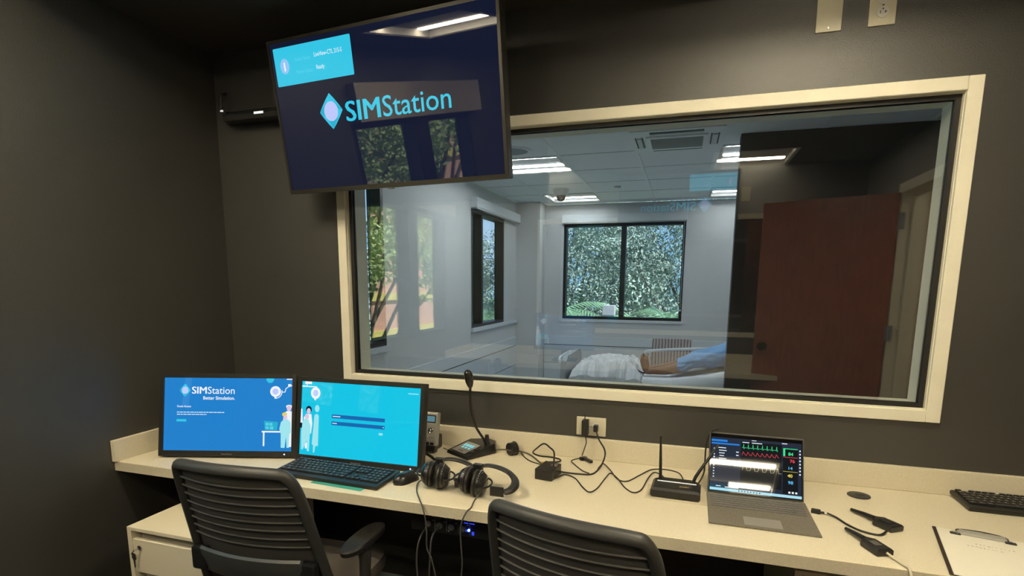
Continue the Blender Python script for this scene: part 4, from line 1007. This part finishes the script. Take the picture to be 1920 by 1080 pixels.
# ================================================================== OFFICE CHAIRS
def office_chair(label, loc, rz, group):
    t = thing('office_chair', label, 'office chair', (loc[0], loc[1], 0), rz, group)
    zb, zt = .44, .925
    def S(u, tt, off=0.0):      # back surface
        hw = .232-.040*tt
        y = -.175-.135*tt-.040*(1-u*u)-off
        return (u*hw, y, zb+(zt-zb)*tt)
    # frame loop
    loop = [(-.55, 0), (-.93, .02), (-1, .12), (-1, .35), (-1, .6), (-1, .8), (-.985, .92), (-.93, .985), (-.80, 1.0), (-.4, 1.012), (0, 1.015), (.4, 1.012), (.78, 1.0), (.90, .985), (.975, .92), (1, .80), (1, .6), (1, .35), (1, .12), (.93, .02), (.55, 0), (0, -.01)]
    B().tube([S(u, v) for u, v in loop], .017, 10, closed=True, flat=.85).build('back_frame', m_grey_plastic, t, True)
    nu, nv = 20, 34; rings = []
    for j in range(nv+1):
        v = .03+.95*j/nv; r = []
        for i in range(nu+1):
            u = -.95+1.9*i/nu
            if v > .88: u *= 1-.10*((v-.88)/.12)**2
            rip = .0022*math.cos((v-.4)*2*PI/.075) if .48 < v < .95 else 0
            r.append(S(u, v, -.004+rip))
        rings.append(r)
    back = B().loft(rings, closed=False)
    back = back.build('back_mesh', m_mesh, t, True)
    sol = back.modifiers.new('solid', 'SOLIDIFY'); sol.thickness = .003
    for k in range(8):
        v = .515+.0565*k
        pts = [S(u, v, .0035) for u in [-.93+1.86*i/10 for i in range(11)]]
        B().tube(pts, .0030, 6).build('back_rib', mat('charcoal rib', (.085, .08, .075), .6), t, True)
    ru = []
    for i in range(17):
        u = -.80+1.6*i/16
        a = []
        for dv, of in ((-.085, .010), (-.10, .018), (-.085, .026), (.085, .026), (.10, .018), (.085, .010)):
            a.append(S(u, .345+dv*.95, of))
        ru.append(a)
    B().loft(ru).build('lumbar_band', mat('slate lumbar band', (.075, .080, .080), .4), t, True)
    for s_ in (-1, 1):
        p = S(s_*.86, .345, .02); B().rbox(p[0]-.026, p[0]+.026, p[1]-.014, p[1]+.012, p[2]-.036, p[2]+.036, .008).build('lumbar_clip', m_plastic, t)
    # seat
    rings = []
    for k, (z, s_) in enumerate(((.425, .90), (.435, .985), (.455, 1.0), (.478, .97), (.490, .86), (.492, .4))):
        rings.append([((.228*s_)*math.copysign(abs(math.cos(a))**.55, math.cos(a)), .0+(.225*s_)*math.copysign(abs(math.sin(a))**.55, math.sin(a)), z-(.02*max(0, math.sin(a))**3)) for a in [2*PI*i/32 for i in range(32)]])
    B().loft(rings).build('seat', mat('taupe grey seat fabric', (.095, .082, .068), .9, bump=.6, bump_scale=900, noise_amt=.15, noise_scale=500), t, True)
    B().rbox(-.12, .12, -.12, .14, .375, .425, .012).build('seat_mechanism', m_plastic, t)
    B().tube([(-.12, -.08, .40), (-.20, -.15, .42), (-.215, -.19, .47)], .014, 8).tube([(.12, -.08, .40), (.20, -.15, .42), (.215, -.19, .47)], .014, 8).build('back_yoke', m_plastic, t, True)
    for s_ in (-1, 1):
        rings = []
        for z, k_ in ((.622, .86), (.628, 1.0), (.640, 1.0), (.646, .88)):
            rings.append([(s_*.252+.038*k_*math.cos(a), -.065+(.115*k_)*math.copysign(abs(math.sin(a))**.75, math.sin(a)), z) for a in [2*PI*i/28 for i in range(28)]])
        B().loft(rings).build('arm_pad', m_leather, t, True)
        B().tube([(s_*.252, -.065, .624), (s_*.258, -.070, .575), (s_*.256, -.07, .50), (s_*.245, -.04, .43), (s_*.13, 0, .40)], .02, 10, rs=[.030, .024, .022, .020, .016], flat=.7).build('arm_post', m_grey_plastic, t, True)
    B().cyl((0, 0, .09), .028, .14, 18).cyl((0, 0, .22), .018, .17, 16).build('gas_column', m_plastic, t, True)
    for i in range(5):
        a = 2*PI*i/5+.3; c_, s2 = math.cos(a), math.sin(a)
        l = B().tube([(0, 0, .105), (c_*.16, s2*.16, .10), (c_*.30, s2*.30, .075)], .018, 8, rs=[.024, .020, .014], flat=.7).build('base_leg', m_plastic, t, True)
        Cx = Matrix.Translation((c_*.305, s2*.305, .030)) @ Matrix.Rotation(a+.9, 4, 'Z')
        B(Cx).cyl((0, -.022, 0), .029, .016, 16, axis='y').cyl((0, .006, 0), .029, .016, 16, axis='y').cyl((0, 0, 0), .008, .05, 8).build('castor', m_plastic_s, l, True)
    return t
office_chair('charcoal mesh-back office chair in front of the two monitors, whole back in view', (-1.178, -.66), .04, 'mesh office chairs at the desk')
office_chair('charcoal mesh-back office chair right of the headphones, back cut by the lower edge', (-.150, -.71), math.radians(-13), 'mesh office chairs at the desk')

# ================================================================== PATIENT ROOM
# air conditioner
acx, acy = (gx[3]+gx[4])/2, (gy[3]+gy[4])/2
t = thing('ceiling_air_conditioner', 'white square ceiling air conditioner with a ribbed centre grille', 'air conditioner', (acx, acy, ZC))
B().box(-.31, .31, -.31, .31, -.012, .03).box(-.30, .30, -.30, .30, -.02, -.012).build('housing', m_grid, t)
B().rbox(-.20, .20, -.17, .19, -.032, -.018, .005).build('grille_panel', m_grid, t)
b = B()
for i in range(22): b.box(-.17, .17, -.135+.0125*i, -.1285+.0125*i, -.035, -.030)
b.each('grille_rib', mat('grey grille', (.30, .31, .31), .6), t)
for s_ in (-1, 1):
    B().box(s_*.245-.028, s_*.245-.020, -.15, .13, -.024, -.019).box(s_*.245+.018, s_*.245+.026, -.15, .13, -.024, -.019).each('air_slot', m_gasket, t)
    B().rbox(s_*.245-.016, s_*.245+.014, -.14, .12, -.030, -.02, .003).build('air_vane', m_rail, t)
B().box(-.17, .17, -.262, -.245, -.0225, -.0195).box(-.17, .17, .235, .25, -.0225, -.0195).each('air_slot', m_gasket, t)
B().rbox(-.17, .17, -.24, -.222, -.028, -.02, .003).build('air_vane', m_rail, t)
t = thing('ceiling_speaker', 'round white ceiling speaker ring beside the screen edge', 'ceiling speaker', (-1.31, 2.06, ZC))
B().lathe([(.115, .004), (.118, -.008), (.137, -.008), (.142, .004)], n=40).build('rim', m_grid, t, True)
B().lathe([(0, -.002), (.116, -.002), (.116, .003), (0, .003)], n=36).build('speaker_grille', mat('grey speaker grille', (.30, .34, .36), .8), t)
t = thing('dome_camera', 'dome security camera hanging from the patient room ceiling', 'security camera', (-1.322, 3.83, ZC))
B().lathe([(0, .002), (.085, .002), (.083, -.03), (.070, -.062), (.056, -.068), (0, -.068)], n=30).build('camera_base', m_rail, t, True)
B().lathe([(.052, -.066), (.051, -.085), (.040, -.108), (.020, -.121), (0, -.125)], n=24).build('dome', m_plastic_s, t, True)
t = thing('sprinkler_cap', 'small round sprinkler cap on a ceiling tile above the far window', 'sprinkler', (-.725, 3.82, ZC))
B().lathe([(0, .004), (.034, .004), (.036, -.004), (.030, -.012), (0, -.012)], n=20).build('cap', m_steel, t, True)
t = thing('instrument_tray', 'dark-topped tray stand just beyond the observation window', 'tray stand', (-1.16, .78, 0))
B().rbox(-.21, .16, -.14, .14, .875, .892, .004).build('tray_top', m_gasket, t)
B().cyl((-.02, 0, .05), .018, .83, 14).build('stand_post', m_steel, t, True)
B().rbox(-.18, .14, -.02, .02, .03, .06, .005).rbox(-.04, .0, -.16, .16, .03, .06, .005).build('stand_base', m_steel, t)
for sx, sy in ((-.16, 0), (.12, 0), (-.02, .14), (-.02, -.14)): B().sphere((sx, sy, .018), .018).build('castor', m_plastic, t, True)

# bed
bx0, bx1, by0, by1 = -1.02, 1.12, 2.78, 3.68
def mz(x):  # mattress top
    return .595+.0*x if x < -.15 else .595+.34*max(0, (x+.15))**1.35*.72
t = thing('hospital_bed', 'hospital bed with a raised head behind the dark partition', 'hospital bed', ((bx0+bx1)/2, (by0+by1)/2, 0))
ox, oy = (bx0+bx1)/2, (by0+by1)/2
rings = []
N = 40
for i in range(N+1):
    x = bx0+.03+(bx1-bx0-.05)*i/N; zt = mz(x); r = []
    for k in range(40):
        a = 2*PI*k/40; cx_ = math.copysign(abs(math.cos(a))**.35, math.cos(a)); sz = math.copysign(abs(math.sin(a))**.4, math.sin(a))
        r.append((x-ox, cx_*.43, zt-.085+sz*.085))
    rings.append(r)
B().loft(rings).build('mattress', m_sheet, t, True)
# draped sheet skirt on the near side
rings = []
for i in range(81):
    x = bx0+.08+(bx1-bx0-.1)*i/80; zt = mz(x); f = noise.noise(Vector((x*3, 1, 0)))*.012
    w1 = .006*math.sin(x*55)+f
    rings.append([(x-ox, -.415, zt+.004), (x-ox, -.440-w1*.3, zt-.02), (x-ox, -.452-w1, zt-.08), (x-ox, -.448+w1, zt-.15-.02*math.sin(x*2.1)), (x-ox, -.435, zt-.15-.02*math.sin(x*2.1)), (x-ox, -.43, zt-.05)])
B().loft(rings).build('sheet_skirt', m_sheet, t, True)
B().rbox(bx0-ox+.05, bx1-ox-.05, -.36, .36, .34, .40, .01).build('bed_frame', m_bed_plastic, t)
B().rbox(-.7, -.6, -.25, .25, .10, .35, .01).rbox(.6, .7, -.25, .25, .10, .35, .01).rbox(-.85, .85, -.22, .22, .08, .14, .01).build('bed_base', m_bed_plastic, t)
for sx in (-.8, .8):
    for sy in (-.3, .3): B().cyl((sx, sy-.015, .06), .06, .03, 18, axis='y').build('castor', m_plastic, t, True)
fp = [(-.43, .36), (-.44, .60), (-.40, .72), (-.30, .765), (.30, .765), (.40, .72), (.44, .60), (.43, .36)]
Mf = Matrix(((0, 0, 1, bx0-ox-.03), (1, 0, 0, 0), (0, 1, 0, 0), (0, 0, 0, 1))) @ Matrix.Identity(4)
rings = []
for q in range(5):
    s_ = q/4; off = .05*math.sin(s_*PI)
    rings.append([(bx0-ox-.05+.05*s_+(.045 if z < .5 else 0)*0, y*(1-.04*abs(s_-.5)), z+.0*off) for y, z in fp])
B().loft(rings).build('footboard', m_bed_plastic, t, True)
B().tube([(bx0-ox-.055, -.34, .66), (bx0-ox-.085, -.28, .735), (bx0-ox-.085, .28, .735), (bx0-ox-.055, .34, .66)], .014, 8).build('footboard_rail', m_rail, t, True)
B().rbox(bx1-ox, bx1-ox+.05, -.42, .42, .5, 1.25, .03).build('headboard', m_bed_plastic, t)
B().tube([(-.42, .46, .60), (-.42, .47, .72), (-.30, .47, .76), (.30, .47, .80), (.42, .47, .76), (.42, .46, .60)], .014, 8).build('side_rail', m_rail, t, True)

# crumpled blanket at the foot end
def cloth(name, m, x0, x1, y0, y1, zf, parent=None, nx=64, ny=44, th=.012):
    b = B(); vs = []; fs = []
    for j in range(ny+1):
        for i in range(nx+1):
            u, v = i/nx, j/ny; x = x0+(x1-x0)*u; y = y0+(y1-y0)*v
            vs.append(zf(x, y, u, v))
    for j in range(ny):
        for i in range(nx):
            a = j*(nx+1)+i; fs.append((a, a+1, a+nx+2, a+nx+1))
    b.add(vs, fs); o_ = b.build(name, m, parent, True)
    s_ = o_.modifiers.new('solid', 'SOLIDIFY'); s_.thickness = th; s_.offset = 1
    return o_
def zbl(x, y, u, v):
    e = min(1, u/.10)*min(1, (1-u)/.10)*min(1, (1-v)/.12)
    e = math.sqrt(max(0, e))
    n1 = noise.noise(Vector((x*5.2+1.3, y*4.1, .2))); n2 = noise.noise(Vector((x*12, y*9+x*6, 2.2)))
    rid = 1-abs(noise.noise(Vector((x*7+y*5, y*3.0-x*3, 4.0))))*2.2
    f1 = 1-abs(noise.noise(Vector((x*13+y*4, y*7-x*5, 9.0))))*2.6; f2 = 1-abs(noise.noise(Vector((x*20-y*9, y*14, 3.0))))*2.4
    h = .020+.045*n1+.020*n2+.038*max(0, rid)+.028*max(0, f1)+.016*max(0, f2)
    hump = .055*math.exp(-((x+.70)/.16)**2)+.050*math.exp(-((x+.50)/.10)**2)
    z = mz(x)+.004+e*max(.008, h+hump)
    yy = y
    if v < .16:
        k = (.16-v)/.16; z = mz(x)-.005-.16*k+.5*e*h*(1-k); yy = 2.775-.030-.012*math.sin(x*40+y*5)-.01*n1
    return (x+.02*n2, yy, z)
bl = cloth('blanket', m_sheet, -.97, -.34, 2.70, 3.50, zbl, nx=110, ny=80, th=.006)
tag(bl, 'crumpled white blanket heaped at the foot of the bed', 'blanket')
tag(B().tube([(-.50, 3.0, .665), (-.45, 2.98, .640), (-.40, 3.02, .650), (-.33, 3.00, .628), (-.22, 3.08, .612), (-.12, 3.22, .608)], .006, 8).build('sensor_cable', m_cord, None, True), 'thin black sensor cable on the bed between blanket and feet', 'cable')
t = thing('pulse_sensor', 'small black sensor lying by the feet on the bed', 'sensor', (-.43, 2.93, .612))
B().sphere((0, 0, .022), .024, sc=(1, .8, .9)).build('sensor_body', m_plastic_s, t, True)
B().box(-.008, .008, -.021, -.018, .015, .03).build('sensor_window', m_rail, t)

# person on the bed: one continuous skinned body
def skinned(name, verts, edges, radii, root, m, parent=None, sub=2):
    me = bpy.data.meshes.new(name); me.from_pydata(verts, edges, []); me.materials.append(m)
    o_ = bpy.data.objects.new(name, me); COL.objects.link(o_)
    if parent: o_.parent = parent
    sk = o_.modifiers.new('skin', 'SKIN'); sk.use_smooth_shade = True
    if not me.skin_vertices: 
        bpy.context.view_layer.objects.active = o_
        me.attributes  # noqa
    lay = me.skin_vertices[0].data if me.skin_vertices else None
    if lay is None: return None
    for i, r in enumerate(radii):
        lay[i].radius = (r, r) if not isinstance(r, tuple) else r; lay[i].use_root = (i == root)
    sb = o_.modifiers.new('sub', 'SUBSURF'); sb.levels = sub; sb.render_levels = sub
    return o_
def person():
    t = thing('person', 'person with bare feet in a blue gown lying on the raised hospital bed', 'person', (.55, 3.12, .60))
    O = Vector((.55, 3.12, .60))
    V = []; E = []; R = []
    def v(x, y, z, r, link=None):
        V.append(tuple(Vector((x, y, z))-O)); R.append(r)
        if link is not None: E.append((link, len(V)-1))
        return len(V)-1
    pel = v(.58, 3.12, .865, .125)
    sp = v(.72, 3.12, .93, .115, pel); ch = v(.86, 3.12, 1.03, .125, sp); nb = v(.965, 3.12, 1.115, .07, ch); nk_ = v(1.01, 3.12, 1.16, .052, nb)
    h1_ = v(1.045, 3.12, 1.215, .075, nk_); h2_ = v(1.075, 3.12, 1.275, .088, h1_); h3_ = v(1.09, 3.12, 1.335, .065, h2_)
    v(.985, 3.12, 1.262, .018, h2_)
    for s_ in (-1, 1):
        hip = v(.52, 3.12+s_*.085, .845, .085, pel); th = v(.34, 3.12+s_*.10, .81, .078, hip)
        kn = v(.13, 3.12+s_*.105, .752, .055, th); k2 = v(.09, 3.12+s_*.105, .735, .052, kn)
        cf = v(-.02, 3.12+s_*.10, .685, .054, k2); c2 = v(-.14, 3.12+s_*.10, .655, .042, cf)
        an = v(-.262, 3.12+s_*.098, .642, .030, c2)
        hl = v(-.305, 3.12+s_*.098, .632, .032, an)
        mf = v(-.322, 3.12+s_*.100, .682, .031, hl); bf = v(-.336, 3.12+s_*.102, .735, (.022, .036), mf); to = v(-.345, 3.12+s_*.102, .768, (.013, .028), bf)
        shd = v(.925, 3.12+s_*.155, 1.075, .062, nb); ua = v(.84, 3.12+s_*.215, .975, .048, shd); el = v(.735, 3.12+s_*.262, .905, .040, ua)
        fa = v(.63, 3.12+s_*.235, .960, .033, el); wr = v(.535, 3.12+s_*.18, 1.000, .024, fa); pm = v(.485, 3.12+s_*.155, 1.005, (.016, .036), wr)
        for q, (dx, dy, L_) in enumerate(((.0, .030, .055), (.004, .010, .070), (.004, -.010, .066), (.0, -.028, .052))):
            f1 = v(.460-dx, 3.12+s_*(.153+dy), 1.004, .0095, pm); f2 = v(.460-L_*.6, 3.12+s_*(.148+dy*1.15), 1.000, .0085, f1); v(.460-L_, 3.12+s_*(.144+dy*1.2), .986, .0075, f2)
        tb = v(.500, 3.12+s_*.118, 1.003, .011, pm); v(.478, 3.12+s_*.096, 1.000, .0095, tb)
    body = skinned('body', V, E, R, pel, m_skin, t)
    gp = []
    # gown: lofted envelope from shins to neck
    secs = [(-.035, .735, .150, .056), (.02, .745, .175, .070), (.10, .790, .195, .075), (.20, .805, .205, .085), (.32, .835, .210, .098), (.44, .865, .215, .112), (.56, .895, .215, .125), (.68, .925, .205, .128), (.80, .99, .205, .135), (.90, 1.06, .200, .125), (.965, 1.115, .13, .09), (1.0, 1.145, .075, .06)]
    secs = [(x, z-.030, w_*1.05, h_*(1.0 if x < .4 else 1.22)) for x, z, w_, h_ in secs]
    rings = []
    M_ = len(secs)
    for i in range((M_-1)*5+1):
        q = i/5; k = min(int(q), M_-2); f = q-k
        x, z, w_, h_ = [secs[k][c]*(1-f)+secs[k+1][c]*f for c in range(4)]
        r = []
        for j in range(48):
            a = 2*PI*j/48; n_ = noise.noise(Vector((x*9, math.cos(a)*2.2+x*3, math.sin(a)*2.2)))
            n2 = noise.noise(Vector((x*22+math.cos(a)*3, math.sin(a)*4, 7)))
            crease = .5*(1 if x < .45 else .35)
            rr = 1+crease*(.26*n_+.12*n2)
            c_, s2 = math.copysign(abs(math.cos(a))**.8, math.cos(a)), math.copysign(abs(math.sin(a))**.85, math.sin(a))
            yv = c_*w_*rr; zv = s2*h_*rr
            if s2 > 0 and x < .5: zv *= .80+.20*math.cos(abs(yv)/w_*2*PI-PI)*-1 if False else .9
            zz = max(z+zv, mz(x)+.003)
            r.append((x-O.x, yv, zz-O.z))
        rings.append(r)
    B().loft(rings, caps=False).build('gown', m_gown, t, True)
    # sleeves
    for s_ in (-1, 1):
        B().tube([(.955-O.x, s_*.12, 1.10-O.z), (.915-O.x, s_*.165, 1.06-O.z), (.84-O.x, s_*.218, .975-O.z), (.79-O.x, s_*.235, .93-O.z)], .07, 14, rs=[.075, .082, .072, .070]).build('sleeve', m_gown, t, True)
    hair = B().sphere((1.105-O.x, 0, 1.315-O.z), .098, sc=(.95, .92, .95)).build('hair', m_leather, t, True)
    b = B()
    for s_ in (-1, 1): b.sphere((.992-O.x, s_*.030, 1.284-O.z), .008)
    b.each('eye', m_gasket, t, True)
    B().tube([(.985-O.x, -.022, 1.235-O.z), (.980-O.x, 0, 1.232-O.z), (.985-O.x, .022, 1.235-O.z)], .005, 6).build('mouth', mat('lip', (.25, .08, .06), .5), t, True)
    # toes
    b = B()
    for s_ in (-1, 1):
        for q in range(5):
            b.sphere((-.350-O.x, s_*.102+(q-2)*.0125*s_, .778-.0035*abs(q-1)*2-O.z), .0085 if q else .012, sc=(1, .8, 1.3))
    b.each('toe', m_skin, t, True)
person()
t = thing('pillow', 'white pillow behind the head of the person on the bed', 'pillow', (1.08, 3.12, 1.02))
rings = []
for i in range(9):
    v_ = i/8; s_ = math.sin(PI*min(max(v_, .02), .98))**.4
    rings.append([((.0+.06*s_*math.cos(a)), -.28+.56*v_, .05+.20*s_*math.sin(a)) for a in [2*PI*k/20 for k in range(20)]])
B(Matrix.Rotation(math.radians(20), 4, 'Y')).loft(rings).build('pillow_case', m_sheet, t, True)

# striped visitor chair behind the bed
t = thing('visitor_chair', 'beige chair with a striped upholstered back behind the bed', 'chair', (-.12, 4.48, 0), .05)
m_st = mat('striped upholstery', (.40, .36, .36), .9)
st = m_st.node_tree; wv = st.nodes.new('ShaderNodeTexWave'); wv.inputs['Scale'].default_value = 9; wv.inputs['Distortion'].default_value = 2.0; wv.inputs['Detail'].default_value = 3; wv.bands_direction = 'X'
tcn = st.nodes.new('ShaderNodeTexCoord'); st.links.new(tcn.outputs['Object'], wv.inputs['Vector'])
rr = st.nodes.new('ShaderNodeValToRGB'); rr.color_ramp.elements[0].color = (.14, .12, .14, 1); rr.color_ramp.elements[1].color = (.52, .45, .42, 1); rr.color_ramp.elements[1].position = .55
st.links.new(wv.outputs[0], rr.inputs[0]); st.links.new(rr.outputs[0], st.nodes['Principled BSDF'].inputs['Base Color'])
rings = []
for i in range(13):
    v_ = i/12; z = .36+.45*v_; hw = .235-.02*math.cos(v_*PI)*-1
    rings.append([((hw)*c, .10*(1-abs(c))**.5*-.0+s_*.035+.05*c*c*-1+.03*v_, z) for c, s_ in [(math.cos(2*PI*k/28), math.sin(2*PI*k/28)) for k in range(28)]])
B().loft(rings).build('backrest', m_st, t, True)
B().rbox(-.25, .25, -.50, -.02, .38, .47, .03).build('seat', m_st, t)
for s_ in (-1, 1):
    B().tube([(s_*.27, -.46, 0), (s_*.27, -.46, .62), (s_*.27, -.40, .66), (s_*.27, -.05, .66), (s_*.27, .02, .60), (s_*.27, .05, 0)], .013, 8).build('arm_frame', m_chrome, t, True)
    B().rbox(s_*.27-.025, s_*.27+.025, -.42, -.06, .66, .69, .01).build('arm_pad', m_bed_plastic, t)

# ================================================================== OUTSIDE
GZ = -3.4
tag(struct(B().box(-70, 60, -60, 80, GZ-.2, GZ).build('ground', m_ground)), 'lawn outside below the windows')
def blobs_leaves(name, m, parent, centers, n, size, rng, squash=.8, shell=.55):
    """thousands of small leaf quads spread over ellipsoid clumps"""
    r = np.random.default_rng(rng)
    C_ = np.array([c[:3] for c in centers]); RR = np.array([c[3] for c in centers])
    pick = r.choice(len(C_), n, p=RR**2/np.sum(RR**2))
    d = r.normal(size=(n, 3)); d /= np.linalg.norm(d, axis=1)[:, None]
    rad = RR[pick]*(shell+(1-shell)*r.random(n)**.6)
    P = C_[pick]+d*rad[:, None]*np.array([1, 1, squash])
    a = r.normal(size=(n, 3)); a /= np.linalg.norm(a, axis=1)[:, None]
    b_ = np.cross(a, r.normal(size=(n, 3))); b_ /= np.linalg.norm(b_, axis=1)[:, None]
    s_ = size*(.6+.8*r.random(n))[:, None]
    V = np.stack([P-a*s_, P-b_*s_*.42, P+a*s_, P+b_*s_*.42], 1).reshape(-1, 3)
    me = bpy.data.meshes.new(name); me.vertices.add(4*n); me.vertices.foreach_set('co', V.ravel())
    me.loops.add(4*n); me.loops.foreach_set('vertex_index', np.arange(4*n)); me.polygons.add(n)
    me.polygons.foreach_set('loop_start', np.arange(0, 4*n, 4)); me.update(calc_edges=True); me.validate()
    me.materials.append(m); o_ = bpy.data.objects.new(name, me); COL.objects.link(o_); o_.parent = parent
    tag(o_, kind='stuff'); return o_
def tree(label, x, y, h, spread, n, size, m, seed, low=.35, clumps=26):
    rd_ = random.Random(seed)
    t = thing('tree', label, 'tree', (x, y, GZ), 0, None)
    B().tube([(0, 0, 0), (.1, .05, h*.25), (-.05, .1, h*.5), (.1, 0, h*.8)], .2, 10, rs=[h*.024, h*.020, h*.014, h*.005]).build('trunk', m_bark, t, True)
    cs = []
    for i in range(clumps):
        a = rd_.uniform(0, 2*PI); rr_ = spread*math.sqrt(rd_.random()); z = h*rd_.uniform(low, 1.0)
        k = 1-.5*((z/h-.6)/.5)**2
        cs.append((rr_*k*math.cos(a), rr_*k*math.sin(a), z, spread*rd_.uniform(.22, .38)))
    b = B()
    for c in cs[:12]:
        z0 = h*rd_.uniform(.2, .45); b.tube([(0, 0, z0), (c[0]*.5, c[1]*.5, (z0+c[2])/2), (c[0], c[1], c[2])], .05, 6, rs=[h*.008, h*.005, h*.002])
    b.build('branches', m_bark, t, True)
    blobs_leaves('foliage', m, t, cs, n, size, seed)
    return t
def palm(label, x, y, h, seed, n=15, L=1.7):
    rd_ = random.Random(seed)
    t = thing('palm', label, 'palm', (x, y, GZ))
    B().tube([(0, 0, 0), (.05, .02, h*.5), (0, 0, h)], .1, 8, rs=[.12, .10, .09]).build('trunk', m_bark, t, True)
    for i in range(n):
        a = 2*PI*i/n+rd_.uniform(-.2, .2); up = rd_.uniform(.2, .9); b = B()
        pts = []
        for k in range(9):
            s_ = k/8; pts.append(Vector((math.cos(a)*L*s_, math.sin(a)*L*s_, h+up*L*.8*s_-L*.75*s_*s_)))
        sd_ = Vector((-math.sin(a), math.cos(a), 0))
        for k in range(len(pts)-1):
            for q in range(3):
                p = pts[k].lerp(pts[k+1], q/3); dr = (pts[k+1]-pts[k]).normalized(); wd = .34*L*math.sin(PI*min(.97, (k+q/3)/8+.06))*.75
                for s2 in (-1, 1):
                    tip = p+sd_*s2*wd+dr*wd*.5+Vector((0, 0, -wd*.35)); e = dr*.03
                    b.add([tuple(p-e), tuple(p+e), tuple(tip)], [(0, 1, 2)])
        b.tube([tuple(p) for p in pts], .012, 5, smooth=False)
        b.build('frond', m_palm, t)
    return t
tree('big dense tree filling the left pane of the far window', -3.4, 13.2, 7.6, 3.0, 52000, .046, m_leaf, 1, .22, 40)
tree('big dense tree filling the right pane of the far window', 0.6, 12.6, 7.7, 3.0, 52000, .046, m_leaf, 2, .30, 40)
tree('tall dark tree further behind the far window', -2.0, 20.5, 5.4, 3.6, 26000, .08, m_leaf, 3, .15, 34)
tree('tree low against the sky in the narrow left window', -13.0, 26.0, 5.6, 3.4, 16000, .13, m_leaf, 4, .2, 26)
tree('leafy tree close outside the first left window', -5.2, 3.4, 7.0, 2.2, 22000, .065, m_leaf, 5, .15, 30)
tree('bright green tree outside the control room window', -7.2, -8.8, 8.0, 2.5, 15000, .060, m_leaf2, 6, .52, 28)
tree('second bright green tree before the pink building', -6.6, -5.0, 8.4, 2.1, 14000, .060, m_leaf2, 8, .52, 26)
tree('dark tree further down the lawn by the pink building', -15.5, -2.0, 9.0, 3.0, 14000, .10, m_leaf, 9, .3, 24)
for i, (x, y, h, l) in enumerate(((-.30, 9.4, 4.05, 'palm with fronds at the lower right of the far window'), (-.85, 10.4, 4.0, 'palm rising at the centre of the far window'), (-2.75, 9.9, 4.15, 'palm at the lower left of the far window'), (-5.0, 12.0, 4.0, 'palm beyond the narrow left window'), (-7.2, 16.5, 4.0, 'palm further beyond the narrow left window'))):
    palm(l, x, y, h, 20+i)
t = thing('pedestal_planter', 'white square-topped pedestal outside the far window', 'garden pedestal', (-1.44, 9.0, GZ))
B().loft([[(-.16, -.16, 0), (.16, -.16, 0), (.16, .16, 0), (-.16, .16, 0)], [(-.05, -.05, 3.55), (.05, -.05, 3.55), (.05, .05, 3.55), (-.05, .05, 3.55)], [(-.10, -.10, 4.22), (.10, -.10, 4.22), (.10, .10, 4.22), (-.10, .10, 4.22)]]).build('pedestal_stem', mat('white concrete', (.55, .55, .52), .7), t)
B().rbox(-.12, .12, -.12, .12, 4.22, 4.42, .01).build('pedestal_top', mat('pale grey concrete', (.5, .45, .45), .7), t)
# pink building
t = thing('pink_building', 'pink stucco building with yellow ledges behind the trees', 'building', (-19, -22, GZ))
B().box(-6, 6, -14, 12, 0, 10.5).build('wall', m_pink, t)
for z in (2.4, 4.05, 7.3, 10.3):
    B().box(-6.15, 6.15, -14.15, 12.15, z, z+.32).build('ledge', m_yellow, t)
for zz in (.7, 4.9, 8.0):
    for k in range(8):
        y0 = -13+3.1*k
        f = B().box(6.0, 6.06, y0, y0+1.8, zz, zz+1.7).build('window_frame', m_dark_frame, t)
        B().box(6.06, 6.08, y0+.1, y0+1.7, zz+.1, zz+1.6).build('pane', m_bglass, f)
    for k in range(3):
        x0 = -5+3.6*k
        f = B().box(x0, x0+2.0, 12.0, 12.06, zz, zz+1.7).build('window_frame', m_dark_frame, t)
        B().box(x0+.1, x0+1.9, 12.06, 12.08, zz+.1, zz+1.6).build('pane', m_bglass, f)
t = thing('power_line', 'two thin wires crossing the sky in the narrow left window', 'power line', (-12, 30, 3.0))
for i, z in enumerate((0, .28)):
    B().tube([(-20, 2, z+.2), (-5, 0, z-.1), (10, -2, z)], .022, 5).build('wire', m_cord, t)
